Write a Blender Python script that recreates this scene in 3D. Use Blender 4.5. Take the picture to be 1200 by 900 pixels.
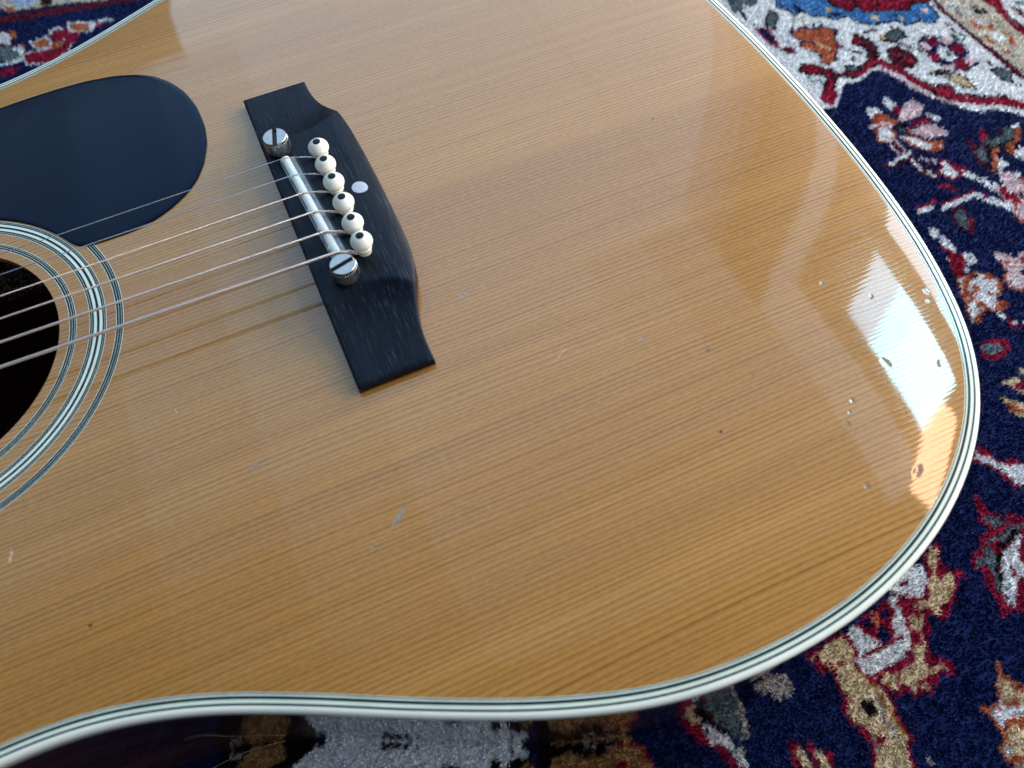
import bpy, math, random
import numpy as np
from mathutils import Matrix, Vector

for _o in list(bpy.data.objects):
    bpy.data.objects.remove(_o, do_unlink=True)
SC = bpy.context.scene
COL = SC.collection
MM = 0.001
TOPZ = 0.100            # height of the guitar top above the rug pile

# ---------------------------------------------------------------- camera
cam = bpy.data.cameras.new('camera'); cam_ob = bpy.data.objects.new('camera', cam); COL.objects.link(cam_ob)
cam.sensor_width = 36.0; cam.lens = 26.669; cam.clip_start = 0.01; cam.clip_end = 50
_r = Vector((0.915908, -0.399186, -0.041976)); _d = Vector((-0.367265, -0.791257, -0.488906)); _f = Vector((0.161951, 0.463209, -0.871326))
_m = Matrix((_r, -_d, -_f)).transposed().to_4x4(); _m.translation = (-0.0162, -0.2160, 0.2237 + TOPZ)
cam_ob.matrix_world = _m
cam.dof.use_dof = True; cam.dof.focus_distance = 0.322; cam.dof.aperture_fstop = 10.5
SC.camera = cam_ob

# ---------------------------------------------------------------- world and room light
world = bpy.data.worlds.new('World'); SC.world = world; world.use_nodes = True
_bg = world.node_tree.nodes['Background']
_bg.inputs['Color'].default_value = (0.62, 0.78, 1.0, 1); _bg.inputs['Strength'].default_value = 0.16

ROOM = 0.52; PIV = Vector((0.14, -0.12, TOPZ))      # the room around the guitar, drawn at 1/ROOM about the glossy corner of the top
def area(name, loc, rot, sx, sy, radiance, color):
    l = bpy.data.lights.new(name, 'AREA'); l.shape = 'RECTANGLE'; l.size = sx * ROOM; l.size_y = sy * ROOM
    l.energy = radiance * math.pi * sx * sy * ROOM * ROOM; l.color = color
    o = bpy.data.objects.new(name, l); o.location = PIV + (Vector(loc) - PIV) * ROOM; o.rotation_euler = rot; COL.objects.link(o)
    return o
WALL = (0, math.pi / 2, 0)           # faces -x: the window wall beyond the tail of the guitar
def wall_lamp(name, y0, y1, z0, z1, L, c, x=1.5):
    return area(name, (x, (y0 + y1) / 2, TOPZ + (z0 + z1) / 2), WALL, z1 - z0, y1 - y0, L, c)
SKY = (0.36, 0.84, 1.0); TREES = (0.48, 0.74, 1.0); PALE = (0.44, 0.71, 1.0)
wall_lamp('window_sky_upper', 0.11, 0.40, 1.44, 1.84, 31, SKY)
wall_lamp('window_sky_mid', 0.40, 0.51, 1.44, 1.83, 26, SKY)
wall_lamp('window_trees_upper', 0.51, 0.655, 1.44, 1.82, 12, TREES)
wall_lamp('window_sky_lower', 0.11, 0.34, 0.88, 1.27, 19, (0.34, 0.84, 1.0))
wall_lamp('window_trees_lower', 0.34, 0.64, 0.88, 1.26, 11, (0.66, 0.82, 1.0))
wall_lamp('low_soft_fill', -1.3, 1.5, 0.0, 0.87, 10.3, (1.0, 0.905, 0.80))  # added broad warm fill below the panes, softens shadows and lifts diffuse light
sun_patch = wall_lamp('sunlit_reveal', -0.15, 0.10, 1.57, 2.07, 22, (1.0, 0.57, 0.36))
sun_patch.matrix_world = Matrix.Translation(sun_patch.location) @ Matrix.Rotation(math.radians(34), 4, 'X') @ Matrix.Rotation(math.pi / 2, 4, 'Y')
wall_lamp('pale_wall_strip', 0.92, 1.04, 0.6, 1.96, 2.0, PALE)
wall_lamp('pale_wall_above', -0.05, 1.04, 1.97, 2.297, 1.9, PALE)
for _y0, _y1, _L in ((1.36, 1.46, 0.5), (1.46, 1.56, 1.0), (1.56, 1.70, 1.5), (1.70, 3.8, 2.5)):
    wall_lamp('pale_wall_left', _y0, _y1, 0.7, 2.297, _L, PALE)
# daylight bounced off the ceiling, strongest away from the viewer
_ys = ((0.0, 0.3, 0.16), (0.3, 0.6, 0.30), (0.6, 0.85, 0.48), (0.85, 1.1, 0.66), (1.1, 1.35, 0.80), (1.35, 1.6, 0.91), (1.6, 4.06, 1.0))
_xs = ((-2.5, -1.2, 0.45), (-1.2, -0.7, 0.64), (-0.7, -0.2, 0.84), (-0.2, 0.9, 1.0), (0.9, 1.2, 1.0), (1.2, 1.497, 1.0))
for _y0, _y1, _a in _ys:
    for _x0, _x1, _b in _xs:
        if _y1 < 0.9: _b = {-2.5: 0.06, -1.2: 0.25, -0.7: 0.55, -0.2: 1.0, 0.9: 0.95, 1.2: 0.9}[_x0]
        elif _y1 < 1.2: _b = {-2.5: 0.25, -1.2: 0.45, -0.7: 0.7, -0.2: 1.0, 0.9: 0.85, 1.2: 0.62}[_x0]
        elif _y1 < 1.7 and _x0 > 0.8: _b = 0.85 if _x0 < 1 else 0.62
        area('ceiling_bounce', ((_x0 + _x1) / 2, (_y0 + _y1) / 2, TOPZ + 2.3), (0, 0, 0), _x1 - _x0, _y1 - _y0, 2.5 * _a * _b, PALE)
area('far_wall_bounce', (0.50, 4.08, TOPZ + 1.86), (-math.pi / 2, 0, 0), 2.0, 0.9, 2.5, PALE)
area('room_behind', (0.2, -2.3, TOPZ + 1.3), (math.pi / 2, 0, 0), 2.6, 1.8, 0.85, (0.80, 0.90, 1.0))
vs = SC.view_settings
vs.view_transform = 'Standard'; vs.look = 'None'; vs.exposure = -0.06; vs.gamma = 1.0; vs.use_curve_mapping = False
SC.render.engine = 'CYCLES'
SC.cycles.use_denoising = True
SC.cycles.max_bounces = 8

# ---------------------------------------------------------------- material helpers
def mat(name):
    m = bpy.data.materials.new(name); m.use_nodes = True
    nt = m.node_tree; return m, nt, nt.nodes['Principled BSDF']
def N(nt, typ, **kw):
    n = nt.nodes.new(typ)
    for k, v in kw.items(): setattr(n, k, v)
    return n
def setin(n, **kw):
    for k, v in kw.items(): n.inputs[k].default_value = v
def link(nt, a, b): nt.links.new(a, b)
def math_node(nt, op, a, b=None, c=None):
    n = N(nt, 'ShaderNodeMath', operation=op)
    for i, v in enumerate((a, b, c)):
        if v is None: continue
        if isinstance(v, (int, float)): n.inputs[i].default_value = v
        else: link(nt, v, n.inputs[i])
    return n.outputs[0]
def mixcol(nt, fac, a, b, blend='MIX'):
    n = N(nt, 'ShaderNodeMix', data_type='RGBA', blend_type=blend)
    for sock, v in ((n.inputs['Factor'], fac), (n.inputs['A'], a), (n.inputs['B'], b)):
        if isinstance(v, (int, float)): sock.default_value = v
        elif isinstance(v, tuple): sock.default_value = v if len(v) == 4 else (*v, 1)
        else: link(nt, v, sock)
    return n.outputs['Result']
def noise(nt, vec, scale, detail=2.0, rough=0.5, dim='3D'):
    n = N(nt, 'ShaderNodeTexNoise', noise_dimensions=dim); setin(n, Scale=scale, Detail=detail, Roughness=rough)
    if vec is not None: link(nt, vec, n.inputs['W' if dim == '1D' else 'Vector'])
    return n.outputs['Fac']
def maprange(nt, v, a, b, c=0.0, d=1.0, smooth=False):
    n = N(nt, 'ShaderNodeMapRange', interpolation_type='SMOOTHSTEP' if smooth else 'LINEAR')
    link(nt, v, n.inputs['Value'])
    for k, x in (('From Min', a), ('From Max', b), ('To Min', c), ('To Max', d)): n.inputs[k].default_value = x
    return n.outputs['Result']
def mapped(nt, scale=(1, 1, 1), rot=(0, 0, 0)):
    tc = N(nt, 'ShaderNodeTexCoord'); mp = N(nt, 'ShaderNodeMapping'); setin(mp, Scale=scale, Rotation=rot)
    link(nt, tc.outputs['Object'], mp.inputs['Vector']); return mp.outputs['Vector']
def bump(nt, h, strength, dist):
    b = N(nt, 'ShaderNodeBump'); setin(b, Strength=strength, Distance=dist); link(nt, h, b.inputs['Height'])
    return b.outputs['Normal']

# soundboard: aged spruce under gloss lacquer, with its dents, chips and specks (object space is in metres)
#        x mm,   y mm,  half length, half width, angle, depth
DENTS = [(143.6, -105.6, 2.0, 1.1, 20, 1.0), (143.5, -142.2, 2.6, 1.7, 100, 1.0), (160.2, -149.6, 2.2, 1.4, 40, 1.0), (128.5, -178.2, 3.2, 1.7, 30, 1.3),
         (111.2, -175.9, 1.9, 1.5, 80, 1.0), (124.8, -149.3, 1.6, 1.2, 70, .9), (118.4, -155.9, 1.6, 1.3, 60, .9), (79.8, -141.5, 1.2, 1.0, 0, .8),
         (91.9, -113.2, 1.7, 1.2, 10, .9), (72.8, -99.6, 2.2, 1.0, 20, .7), (24.3, -55.4, 2.8, 1.3, 25, .8), (-25.4, -125.4, 4.8, 1.3, 40, 1.0),
         (174.8, -123.7, 1.8, 1.4, 90, 1.0), (172.3, -127.4, 1.2, .9, 90, .8), (-35.9, -131.0, 1.3, .8, 20, .8), (155.6, -117.5, 1.6, 1.0, 40, .8),
         (143.2, -67.4, 1.0, .7, 0, .7), (158.6, -70.1, .9, .7, 0, .7), (-62.0, -89.7, 5.0, .8, 15, .6), (100.5, -128.0, 1.1, .8, 0, .5), (121.5, -152.5, 1.0, .8, 60, .7)]
CHIPS = [(-25.4, -125.4, 4.6, 1.2, 40), (24.3, -55.4, 2.6, 1.2, 25), (-63.0, -89.7, 5.0, .8, 15), (-140.2, -87.0, 3.5, .8, 75), (45.4, -93.3, 6.0, .2, 25),
         (-82.4, -58.0, 2.8, .22, 95), (72.8, -99.6, 2.0, .9, 20), (143.6, -104.9, 1.6, .9, 20), (-35.9, -131.0, 1.3, .7, 20)]
SPECKS = [(-120.2, -118.9, .75, .6, 0), (129.5, -5.2, .7, .6, 0), (79.8, -141.5, .8, .5, 0), (9.8, -147.0, .3, .3, 0), (91.9, -113.0, .6, .4, 10)]
def blob(nt, co, x, y, a, b, ang, lo=0.55):
    mp = N(nt, 'ShaderNodeMapping', vector_type='TEXTURE')
    setin(mp, Location=(x * MM, y * MM, 0), Rotation=(0, 0, math.radians(ang)), Scale=(a * MM, b * MM, 1000.0))
    link(nt, co, mp.inputs['Vector'])
    l = N(nt, 'ShaderNodeVectorMath', operation='LENGTH'); link(nt, mp.outputs['Vector'], l.inputs[0])
    return maprange(nt, l.outputs['Value'], lo, 1.0, 1.0, 0.0, True)
def soundboard_material():
    m, nt, bs = mat('aged_spruce_top')
    tc = N(nt, 'ShaderNodeTexCoord'); co = tc.outputs['Object']
    sep = N(nt, 'ShaderNodeSeparateXYZ'); link(nt, co, sep.inputs[0])
    X, Y = sep.outputs['X'], sep.outputs['Y']
    wob = noise(nt, mapped(nt, (5, 14, 1)), 1.0, 2)                      # slow wander of the grain along its length
    wob2 = noise(nt, mapped(nt, (45, 160, 1)), 1.0, 2)
    yy = math_node(nt, 'MULTIPLY_ADD', math_node(nt, 'SUBTRACT', wob, 0.5), 0.0050, Y)
    yy = math_node(nt, 'MULTIPLY_ADD', math_node(nt, 'SUBTRACT', wob2, 0.5), 0.00035, yy)
    drift = noise(nt, yy, 48.0, 2, 0.5, '1D')                           # ring spacing varies across the board
    ph = math_node(nt, 'MULTIPLY_ADD', drift, 4.0, math_node(nt, 'MULTIPLY', yy, 600.0))
    saw = math_node(nt, 'FRACT', ph)
    late = maprange(nt, saw, 0.10, 0.86, 0.0, 1.0); late = math_node(nt, 'POWER', late, 2.2)
    cut = maprange(nt, saw, 0.90, 1.0, 1.0, 0.0, True); line = math_node(nt, 'MULTIPLY', late, cut)
    amp = noise(nt, yy, 260.0, 2, 0.6, '1D'); amp = maprange(nt, amp, 0.30, 0.72, 0.45, 1.15)
    line = math_node(nt, 'MULTIPLY', line, amp)
    fine = noise(nt, mapped(nt, (22, 1500, 1)), 1.0, 3, 0.6)             # fibres
    silk = noise(nt, mapped(nt, (420, 900, 1)), 1.0, 2, 0.6)             # short flecks
    broad = noise(nt, mapped(nt, (1.8, 42, 1)), 1.0, 4, 0.6)            # broad lighter and darker bands
    cloud = noise(nt, co, 11.0, 3, 0.55)
    c = mixcol(nt, maprange(nt, broad, 0.3, 0.72), SPR_A, SPR_B)
    band = noise(nt, mapped(nt, (0.9, 15, 1), (0, 0, 0.02)), 1.0, 3, 0.6)          # wider darker streaks of the timber
    c = mixcol(nt, maprange(nt, band, 0.46, 0.70, 0.0, 0.55), c, (0.30, 0.120, 0.026))
    c = mixcol(nt, maprange(nt, cloud, 0.3, 0.7, 0.0, 0.35), c, SPR_C)
    c = mixcol(nt, math_node(nt, 'MULTIPLY', line, 0.86), c, SPR_D)
    c = mixcol(nt, maprange(nt, fine, 0.35, 0.75, 0.0, 0.28), c, SPR_D)
    c = mixcol(nt, maprange(nt, silk, 0.45, 0.8, 0.0, 0.16), c, (0.66, 0.45, 0.20))
    for d in CHIPS:
        k = blob(nt, co, *d, lo=0.2); rough = noise(nt, mapped(nt, (900, 900, 900)), 1.0, 2)
        k = math_node(nt, 'MULTIPLY', k, maprange(nt, rough, 0.38, 0.6)); c = mixcol(nt, math_node(nt, 'MULTIPLY', k, 0.75), c, (0.66, 0.56, 0.47))
    for d in DENTS: c = mixcol(nt, math_node(nt, 'MULTIPLY', blob(nt, co, *d[:5], lo=0.5), 0.6), c, (0.17, 0.12, 0.09))  # shading of the dents, darkened into the colour
    for d in SPECKS: c = mixcol(nt, math_node(nt, 'MULTIPLY', blob(nt, co, *d), 0.9), c, (0.035, 0.02, 0.012))
    link(nt, c, bs.inputs['Base Color'])
    h = None
    for (x, y, a, b, an, dp) in DENTS:
        k = math_node(nt, 'MULTIPLY', blob(nt, co, x, y, a, b, an, lo=0.1), -dp)
        h = k if h is None else math_node(nt, 'ADD', h, k)
    micro = noise(nt, mapped(nt, (22, 1100, 1)), 1.0, 2)
    lacq = noise(nt, co, 28.0, 2)
    hh = math_node(nt, 'ADD', math_node(nt, 'MULTIPLY', line, -0.007), math_node(nt, 'MULTIPLY', micro, 0.0035))
    hh = math_node(nt, 'ADD', hh, math_node(nt, 'MULTIPLY', lacq, 0.02))
    hh = math_node(nt, 'MULTIPLY_ADD', h, 0.045, hh)
    nrm = bump(nt, hh, 1.0, 0.001)
    setin(bs, Roughness=0.42, IOR=1.45)
    bs.inputs['Specular IOR Level'].default_value = 0.15
    setin(bs, **{'Coat Weight': 1.0, 'Coat IOR': 1.52})
    dust = noise(nt, co, 90.0, 4, 0.6); link(nt, maprange(nt, dust, 0.3, 0.8, 0.022, 0.05), bs.inputs['Coat Roughness'])
    link(nt, nrm, bs.inputs['Coat Normal'])
    link(nt, nrm, bs.inputs['Normal'])
    return m
SPR_A, SPR_B, SPR_C, SPR_D = (0.505, 0.243, 0.054), (0.385, 0.170, 0.033), (0.345, 0.146, 0.029), (0.175, 0.065, 0.014)

def simple(name, col, rough, metallic=0.0, coat=0.0, var=0.12, vscale=60.0, bumpd=0.0, bscale=400.0, stretch=(1, 1, 1), spec=0.5, rvar=0.0, tint=None):
    m, nt, bs = mat(name)
    v = mapped(nt, stretch)
    n = noise(nt, v, vscale, 4, 0.6)
    lo = tuple(x * (1 - var) for x in col); hi = tuple(min(1, x * (1 + var)) for x in col)
    link(nt, mixcol(nt, maprange(nt, n, 0.3, 0.7), lo, hi), bs.inputs['Base Color'])
    setin(bs, Roughness=rough, Metallic=metallic)
    bs.inputs['Specular IOR Level'].default_value = spec
    if tint: bs.inputs['Specular Tint'].default_value = (*tint, 1)
    if coat: setin(bs, **{'Coat Weight': coat, 'Coat Roughness': 0.06})
    if rvar: link(nt, maprange(nt, noise(nt, v, vscale * 3, 4, 0.6), 0.3, 0.7, max(0.02, rough - rvar), rough + rvar), bs.inputs['Roughness'])
    if bumpd: link(nt, bump(nt, noise(nt, v, bscale, 3, 0.6), 1.0, bumpd), bs.inputs['Normal'])
    return m
def ebony_material():
    m, nt, bs = mat('ebonised_bridge_wood')
    pores = noise(nt, mapped(nt, (2200, 90, 500)), 1.0, 3, 0.65)
    wide = noise(nt, mapped(nt, (260, 14, 100)), 1.0, 3, 0.6)
    wear = noise(nt, mapped(nt, (60, 60, 60)), 1.0, 4, 0.6)
    c = mixcol(nt, maprange(nt, wide, 0.3, 0.7), (0.003, 0.0045, 0.008), (0.007, 0.009, 0.015))
    s = maprange(nt, pores, 0.56, 0.74)
    s = math_node(nt, 'MULTIPLY', s, maprange(nt, wear, 0.35, 0.7, 0.15, 0.85))
    c = mixcol(nt, s, c, (0.065, 0.078, 0.11)); link(nt, c, bs.inputs['Base Color'])
    setin(bs, Roughness=0.40); bs.inputs['Specular IOR Level'].default_value = 0.14
    bs.inputs['Specular Tint'].default_value = (0.6, 0.7, 0.9, 1)
    link(nt, maprange(nt, wear, 0.3, 0.7, 0.34, 0.52), bs.inputs['Roughness'])
    link(nt, bump(nt, pores, 0.7, 0.00015), bs.inputs['Normal'])
    return m
def rosewood_material():
    m, nt, bs = mat('gloss_rosewood')
    a = noise(nt, mapped(nt, (3, 3, 120)), 1.0, 4, 0.6); b = noise(nt, mapped(nt, (12, 12, 600)), 1.0, 3, 0.6)
    c = mixcol(nt, maprange(nt, a, 0.35, 0.65), (0.022, 0.009, 0.005), (0.075, 0.030, 0.014))
    c = mixcol(nt, maprange(nt, b, 0.5, 0.7, 0.0, 0.6), c, (0.010, 0.005, 0.004)); link(nt, c, bs.inputs['Base Color'])
    setin(bs, Roughness=0.3, **{'Coat Weight': 1.0, 'Coat Roughness': 0.03, 'Coat IOR': 1.6})
    return m
def wound_material(name, col, pitch):
    m, nt, bs = mat(name)
    w = N(nt, 'ShaderNodeTexWave', wave_type='BANDS', bands_direction='X', wave_profile='SIN'); setin(w, Scale=math.pi * 2 / pitch / 20.0, Distortion=0.0)
    link(nt, mapped(nt, (1, 1, 1), (0, 0, 0.25)), w.inputs['Vector'])
    n = noise(nt, mapped(nt, (200, 200, 200)), 1.0, 3)
    c = mixcol(nt, maprange(nt, w.outputs['Fac'], 0.0, 0.5), tuple(x * 0.55 for x in col), col)
    c = mixcol(nt, maprange(nt, n, 0.3, 0.8, 0.0, 0.4), c, tuple(x * 0.6 for x in col)); link(nt, c, bs.inputs['Base Color'])
    setin(bs, Roughness=0.34, Metallic=0.85); link(nt, bump(nt, w.outputs['Fac'], 0.8, 0.00012), bs.inputs['Normal'])
    return m
M_TOP = soundboard_material()
M_EB = ebony_material()
M_RW = rosewood_material()
M_IV = simple('cream_binding_plastic', (0.84, 0.85, 0.76), 0.26, coat=0.6, var=0.07, vscale=40, bumpd=0.00002, bscale=120)
M_IVL = simple('cream_line_plastic', (0.68, 0.74, 0.64), 0.25, coat=0.6, var=0.10, vscale=70)
M_BK = simple('black_line_plastic', (0.008, 0.020, 0.026), 0.3, spec=0.12, var=0.4, vscale=90)
M_PG = simple('black_pickguard_plastic', (0.0028, 0.0065, 0.017), 0.10, var=0.15, vscale=30, bumpd=0.00001, bscale=90, rvar=0.03, spec=0.115, tint=(0.3, 0.5, 0.9))
M_PIN = simple('ivory_pin_plastic', (0.84, 0.82, 0.73), 0.28, coat=0.3, var=0.06, vscale=400)
M_DOT = simple('black_pin_dot', (0.006, 0.007, 0.010), 0.35, var=0.2, spec=0.15)
M_MOP = simple('pearl_inlay', (0.34, 0.35, 0.42), 0.22, coat=0.5, var=0.12, vscale=300)
M_SAD = simple('white_saddle_plastic', (0.80, 0.80, 0.74), 0.55, spec=0.25, var=0.06, vscale=300)
M_CHR = simple('worn_chrome', (0.36, 0.345, 0.34), 0.38, metallic=1.0, var=0.10, vscale=500, rvar=0.08)
M_KNU = simple('dark_knurled_steel', (0.50, 0.51, 0.54), 0.36, metallic=1.0, var=0.25, vscale=700)
M_PLT = simple('dull_saddle_plate', (0.22, 0.23, 0.25), 0.5, metallic=0.6, var=0.2, vscale=500)
M_STL = simple('plain_steel', (0.62, 0.62, 0.64), 0.25, metallic=1.0, var=0.1, vscale=300)
M_SLOT = simple('slot_shade', (0.006, 0.007, 0.009), 0.6, var=0.3)  # near-black colour stands for the shade inside the slots
M_MAH = simple('neck_mahogany', (0.16, 0.06, 0.03), 0.3, coat=0.6, var=0.3, vscale=20, stretch=(1, 20, 20))

# ---------------------------------------------------------------- mesh helpers (millimetres in, metres out; z is measured from the guitar top)
def add_obj(name, verts, faces, material, parent=None, smooth=True, sharp=None, mats=None, fmat=None):
    v = np.asarray(verts, float) * MM
    me = bpy.data.meshes.new(name); me.from_pydata(v.tolist(), [], [list(map(int, f)) for f in faces])
    for mm_ in (mats or [material]): me.materials.append(mm_)
    me.polygons.foreach_set('use_smooth', [smooth] * len(me.polygons))
    if fmat is not None: me.polygons.foreach_set('material_index', fmat)
    for p_ in me.polygons:
        if len(p_.vertices) > 4: p_.use_smooth = False
    me.update()
    if sharp: me.set_sharp_from_angle(angle=math.radians(sharp))
    o = bpy.data.objects.new(name, me); COL.objects.link(o)
    if parent is not None: o.parent = parent
    return o
def empty(name, loc):
    o = bpy.data.objects.new(name, None); o.empty_display_size = 0.05; o.location = loc; COL.objects.link(o); return o
def tag(o, label=None, cat=None, group=None, kind=None):
    for k, v in (('label', label), ('category', cat), ('group', group), ('kind', kind)):
        if v: o[k] = v
    return o
def lathe(profile, cx, cy, seg=32, jitter=None):
    V, F = [], []
    for (r, z) in profile:
        for k in range(seg):
            a = 2 * math.pi * k / seg
            V.append((cx + r * math.cos(a), cy + r * math.sin(a), z))
    n = len(profile)
    for i in range(n - 1):
        for k in range(seg):
            k2 = (k + 1) % seg
            F.append((i * seg + k, i * seg + k2, (i + 1) * seg + k2, (i + 1) * seg + k))
    F.append(tuple(range(seg))[::-1]); F.append(tuple((n - 1) * seg + k for k in range(seg)))
    return V, F
def tube(path, radii, seg=10):
    P = np.asarray(path, float); T = np.gradient(P, axis=0); T /= np.linalg.norm(T, axis=1)[:, None]
    V, F = [], []
    for i, (p, t) in enumerate(zip(P, T)):
        up = np.array((0, 0, 1.0)) if abs(t[2]) < .95 else np.array((1.0, 0, 0))
        a = np.cross(t, up); a /= np.linalg.norm(a); b = np.cross(a, t)
        r = radii[i] if hasattr(radii, '__len__') else radii
        for k in range(seg):
            w = 2 * math.pi * k / seg
            V.append(p + r * (math.cos(w) * a + math.sin(w) * b))
    for i in range(len(P) - 1):
        for k in range(seg):
            k2 = (k + 1) % seg
            F.append((i * seg + k, i * seg + k2, (i + 1) * seg + k2, (i + 1) * seg + k))
    F.append(tuple(range(seg))[::-1]); F.append(tuple((len(P) - 1) * seg + k for k in range(seg)))
    return V, F
def box(x0, x1, y0, y1, z0, z1):
    V = [(x, y, z) for z in (z0, z1) for (x, y) in ((x0, y0), (x1, y0), (x1, y1), (x0, y1))]
    return V, [(3, 2, 1, 0), (4, 5, 6, 7), (0, 1, 5, 4), (1, 2, 6, 5), (2, 3, 7, 6), (3, 0, 4, 7)]

# ---------------------------------------------------------------- outline of the body (mm from the saddle: x to the tail, y to the treble side)
HALF = [(197.4, 0), (197.2, 24), (194.9, 65), (190.6, 99), (185.6, 121), (177.8, 144), (166.8, 162.6), (155.4, 175.2), (140.4, 187), (120.8, 197.6), (96.2, 205.6), (73, 209),
        (48.6, 209.2), (23, 205.8), (-5.2, 197), (-37.2, 183.1), (-69, 167.6), (-95.6, 156), (-118, 149.4), (-134, 146.9), (-150, 146.4), (-175, 147.5), (-210, 151), (-245, 154.5),
        (-275, 155), (-298, 150), (-313, 138), (-321, 115), (-324, 80), (-325, 40), (-325, 0)]
def closed_outline(n=760):
    pts = HALF + [(x, -y) for x, y in HALF[-2:0:-1]]
    P = np.array(pts, float); m = len(P); out = []
    for i in range(m):
        a, b, c, d = P[i - 1], P[i], P[(i + 1) % m], P[(i + 2) % m]
        ta, tb = np.linalg.norm(b - a) ** .5, np.linalg.norm(c - b) ** .5
        tc = np.linalg.norm(d - c) ** .5
        m1 = tb * ((b - a) / ta - (c - a) / (ta + tb) + (c - b) / tb); m2 = tb * ((c - b) / tb - (d - b) / (tb + tc) + (d - c) / tc)
        for t in np.linspace(0, 1, 24, endpoint=False):
            out.append((2 * t**3 - 3 * t**2 + 1) * b + (t**3 - 2 * t**2 + t) * m1 + (-2 * t**3 + 3 * t**2) * c + (t**3 - t**2) * m2)
    Q = np.array(out)
    for _ in range(2):
        s = np.r_[0, np.cumsum(np.linalg.norm(np.diff(np.r_[Q, Q[:1]], axis=0), axis=1))]
        u = np.linspace(0, s[-1], n, endpoint=False); R_ = np.r_[Q, Q[:1]]
        Q = np.c_[np.interp(u, s, R_[:, 0]), np.interp(u, s, R_[:, 1])]
        for _k in range(10): Q = .25 * np.roll(Q, 1, 0) + .5 * Q + .25 * np.roll(Q, -1, 0)
    return Q
OUT = closed_outline(); NO = len(OUT)
_t = np.roll(OUT, -1, 0) - np.roll(OUT, 1, 0); _t /= np.linalg.norm(_t, axis=1)[:, None]
INW = np.c_[-_t[:, 1], _t[:, 0]]                      # inward normal (outline runs counter-clockwise)
if np.mean((INW * (OUT - [-60, 0])).sum(1)) > 0: INW = -INW
def off(d): return OUT + INW * d
HX, HR = -165.6, 50.8                                 # sound hole
def dome(x, y): return -((x - 20) ** 2 + y ** 2) / (2 * 15000.0)
def roll(d): return -0.95 * np.exp(-np.asarray(d, float) / 11.0)

guitar = empty('acoustic_guitar', (0, 0, TOPZ))
tag(guitar, 'worn acoustic guitar with honey coloured spruce top lying on the patterned rug', 'guitar')

# soundboard: rings from the purfling in to the sound hole
WOOD = 5.36
def build_top():
    Q = off(WOOD); ang = np.arctan2(Q[:, 1], Q[:, 0] - HX)
    H = np.c_[HX + HR * np.cos(ang), HR * np.sin(ang)]
    L = np.linalg.norm(Q - H, axis=1); U = (H - Q) / L[:, None]; cosv = np.clip((U * INW).sum(1), .3, 1)
    s_abs = [0, .8, 1.8, 3, 4.5, 6.5, 9, 12, 16, 21, 27, 34]
    V, F = [], []
    levels = [('a', s) for s in s_abs] + [('f', f) for f in np.linspace(0, 1, 22)[1:]]
    for kind, s in levels:
        st = np.full(NO, s) if kind == 'a' else 34 + (L - 34) * s
        p = Q + U * st[:, None]; z = dome(p[:, 0], p[:, 1]) + roll(WOOD + st * cosv)
        V += np.c_[p, z].tolist()
    for dr, dz in ((-.0, -.35), (.15, -2.8)):         # wall of the sound hole
        p = np.c_[HX + (HR + dr) * np.cos(ang), (HR + dr) * np.sin(ang)]
        V += np.c_[p, dome(p[:, 0], p[:, 1]) + dz].tolist()
    nl = len(levels) + 2
    for i in range(nl - 1):
        for k in range(NO):
            k2 = (k + 1) % NO; F.append((i * NO + k, i * NO + k2, (i + 1) * NO + k2, (i + 1) * NO + k))
    return V, F
V, F = build_top(); add_obj('soundboard', V, F, M_TOP, guitar, sharp=50)

def strip(name, d0, d1, material, lift=0.0):
    a, b = off(d0), off(d1)
    V = np.r_[np.c_[a, dome(a[:, 0], a[:, 1]) + roll(d0) + lift], np.c_[b, dome(b[:, 0], b[:, 1]) + roll(d1) + lift]]
    return add_obj(name, V, [(k, (k + 1) % NO, NO + (k + 1) % NO, NO + k) for k in range(NO)], material, guitar)
def loft(name, prof, material):
    V, F = [], []
    for d, z, top in prof:
        a = off(d); V += np.c_[a, (dome(a[:, 0], a[:, 1]) + roll(d) if top else dome(a[:, 0], a[:, 1]) + roll(0)) + z].tolist()
    for i in range(len(prof) - 1):
        for k in range(NO):
            k2 = (k + 1) % NO; F.append((i * NO + k, i * NO + k2, (i + 1) * NO + k2, (i + 1) * NO + k))
    return add_obj(name, V, F, material, guitar)
loft('binding', [(.5, -4.9, 0), (0, -4.8, 0), (0, -1.4, 0), (.12, -.75, 0), (.42, -.28, 0), (.9, -.04, 1), (1.3, 0, 1), (1.85, 0, 1)], M_IV)
for d0, d1, mt in ((1.85, 2.5, M_BK), (2.5, 3.5, M_IVL), (3.5, 4.4, M_BK), (4.4, 4.82, M_IVL), (4.82, 5.16, M_BK), (5.16, 5.36, M_IVL)):
    strip('purfling_strip', d0, d1, mt)
# sides and back
V, F = [], []
zs = [-4.7, -30, -60, -90, -98.5, -99.8]
for z in zs:
    a = off(.25 if z > -98 else (.5 if z > -99 else 1.6)); V += np.c_[a, np.full(NO, z)].tolist()
for i in range(len(zs) - 1):
    for k in range(NO):
        k2 = (k + 1) % NO; F.append((i * NO + k, i * NO + k2, (i + 1) * NO + k2, (i + 1) * NO + k))
add_obj('side', V, F, M_RW, guitar)
a = off(1.6); add_obj('back_plate', np.c_[a, np.full(NO, -99.8)], [tuple(range(NO))], M_RW, guitar, smooth=False)

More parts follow.
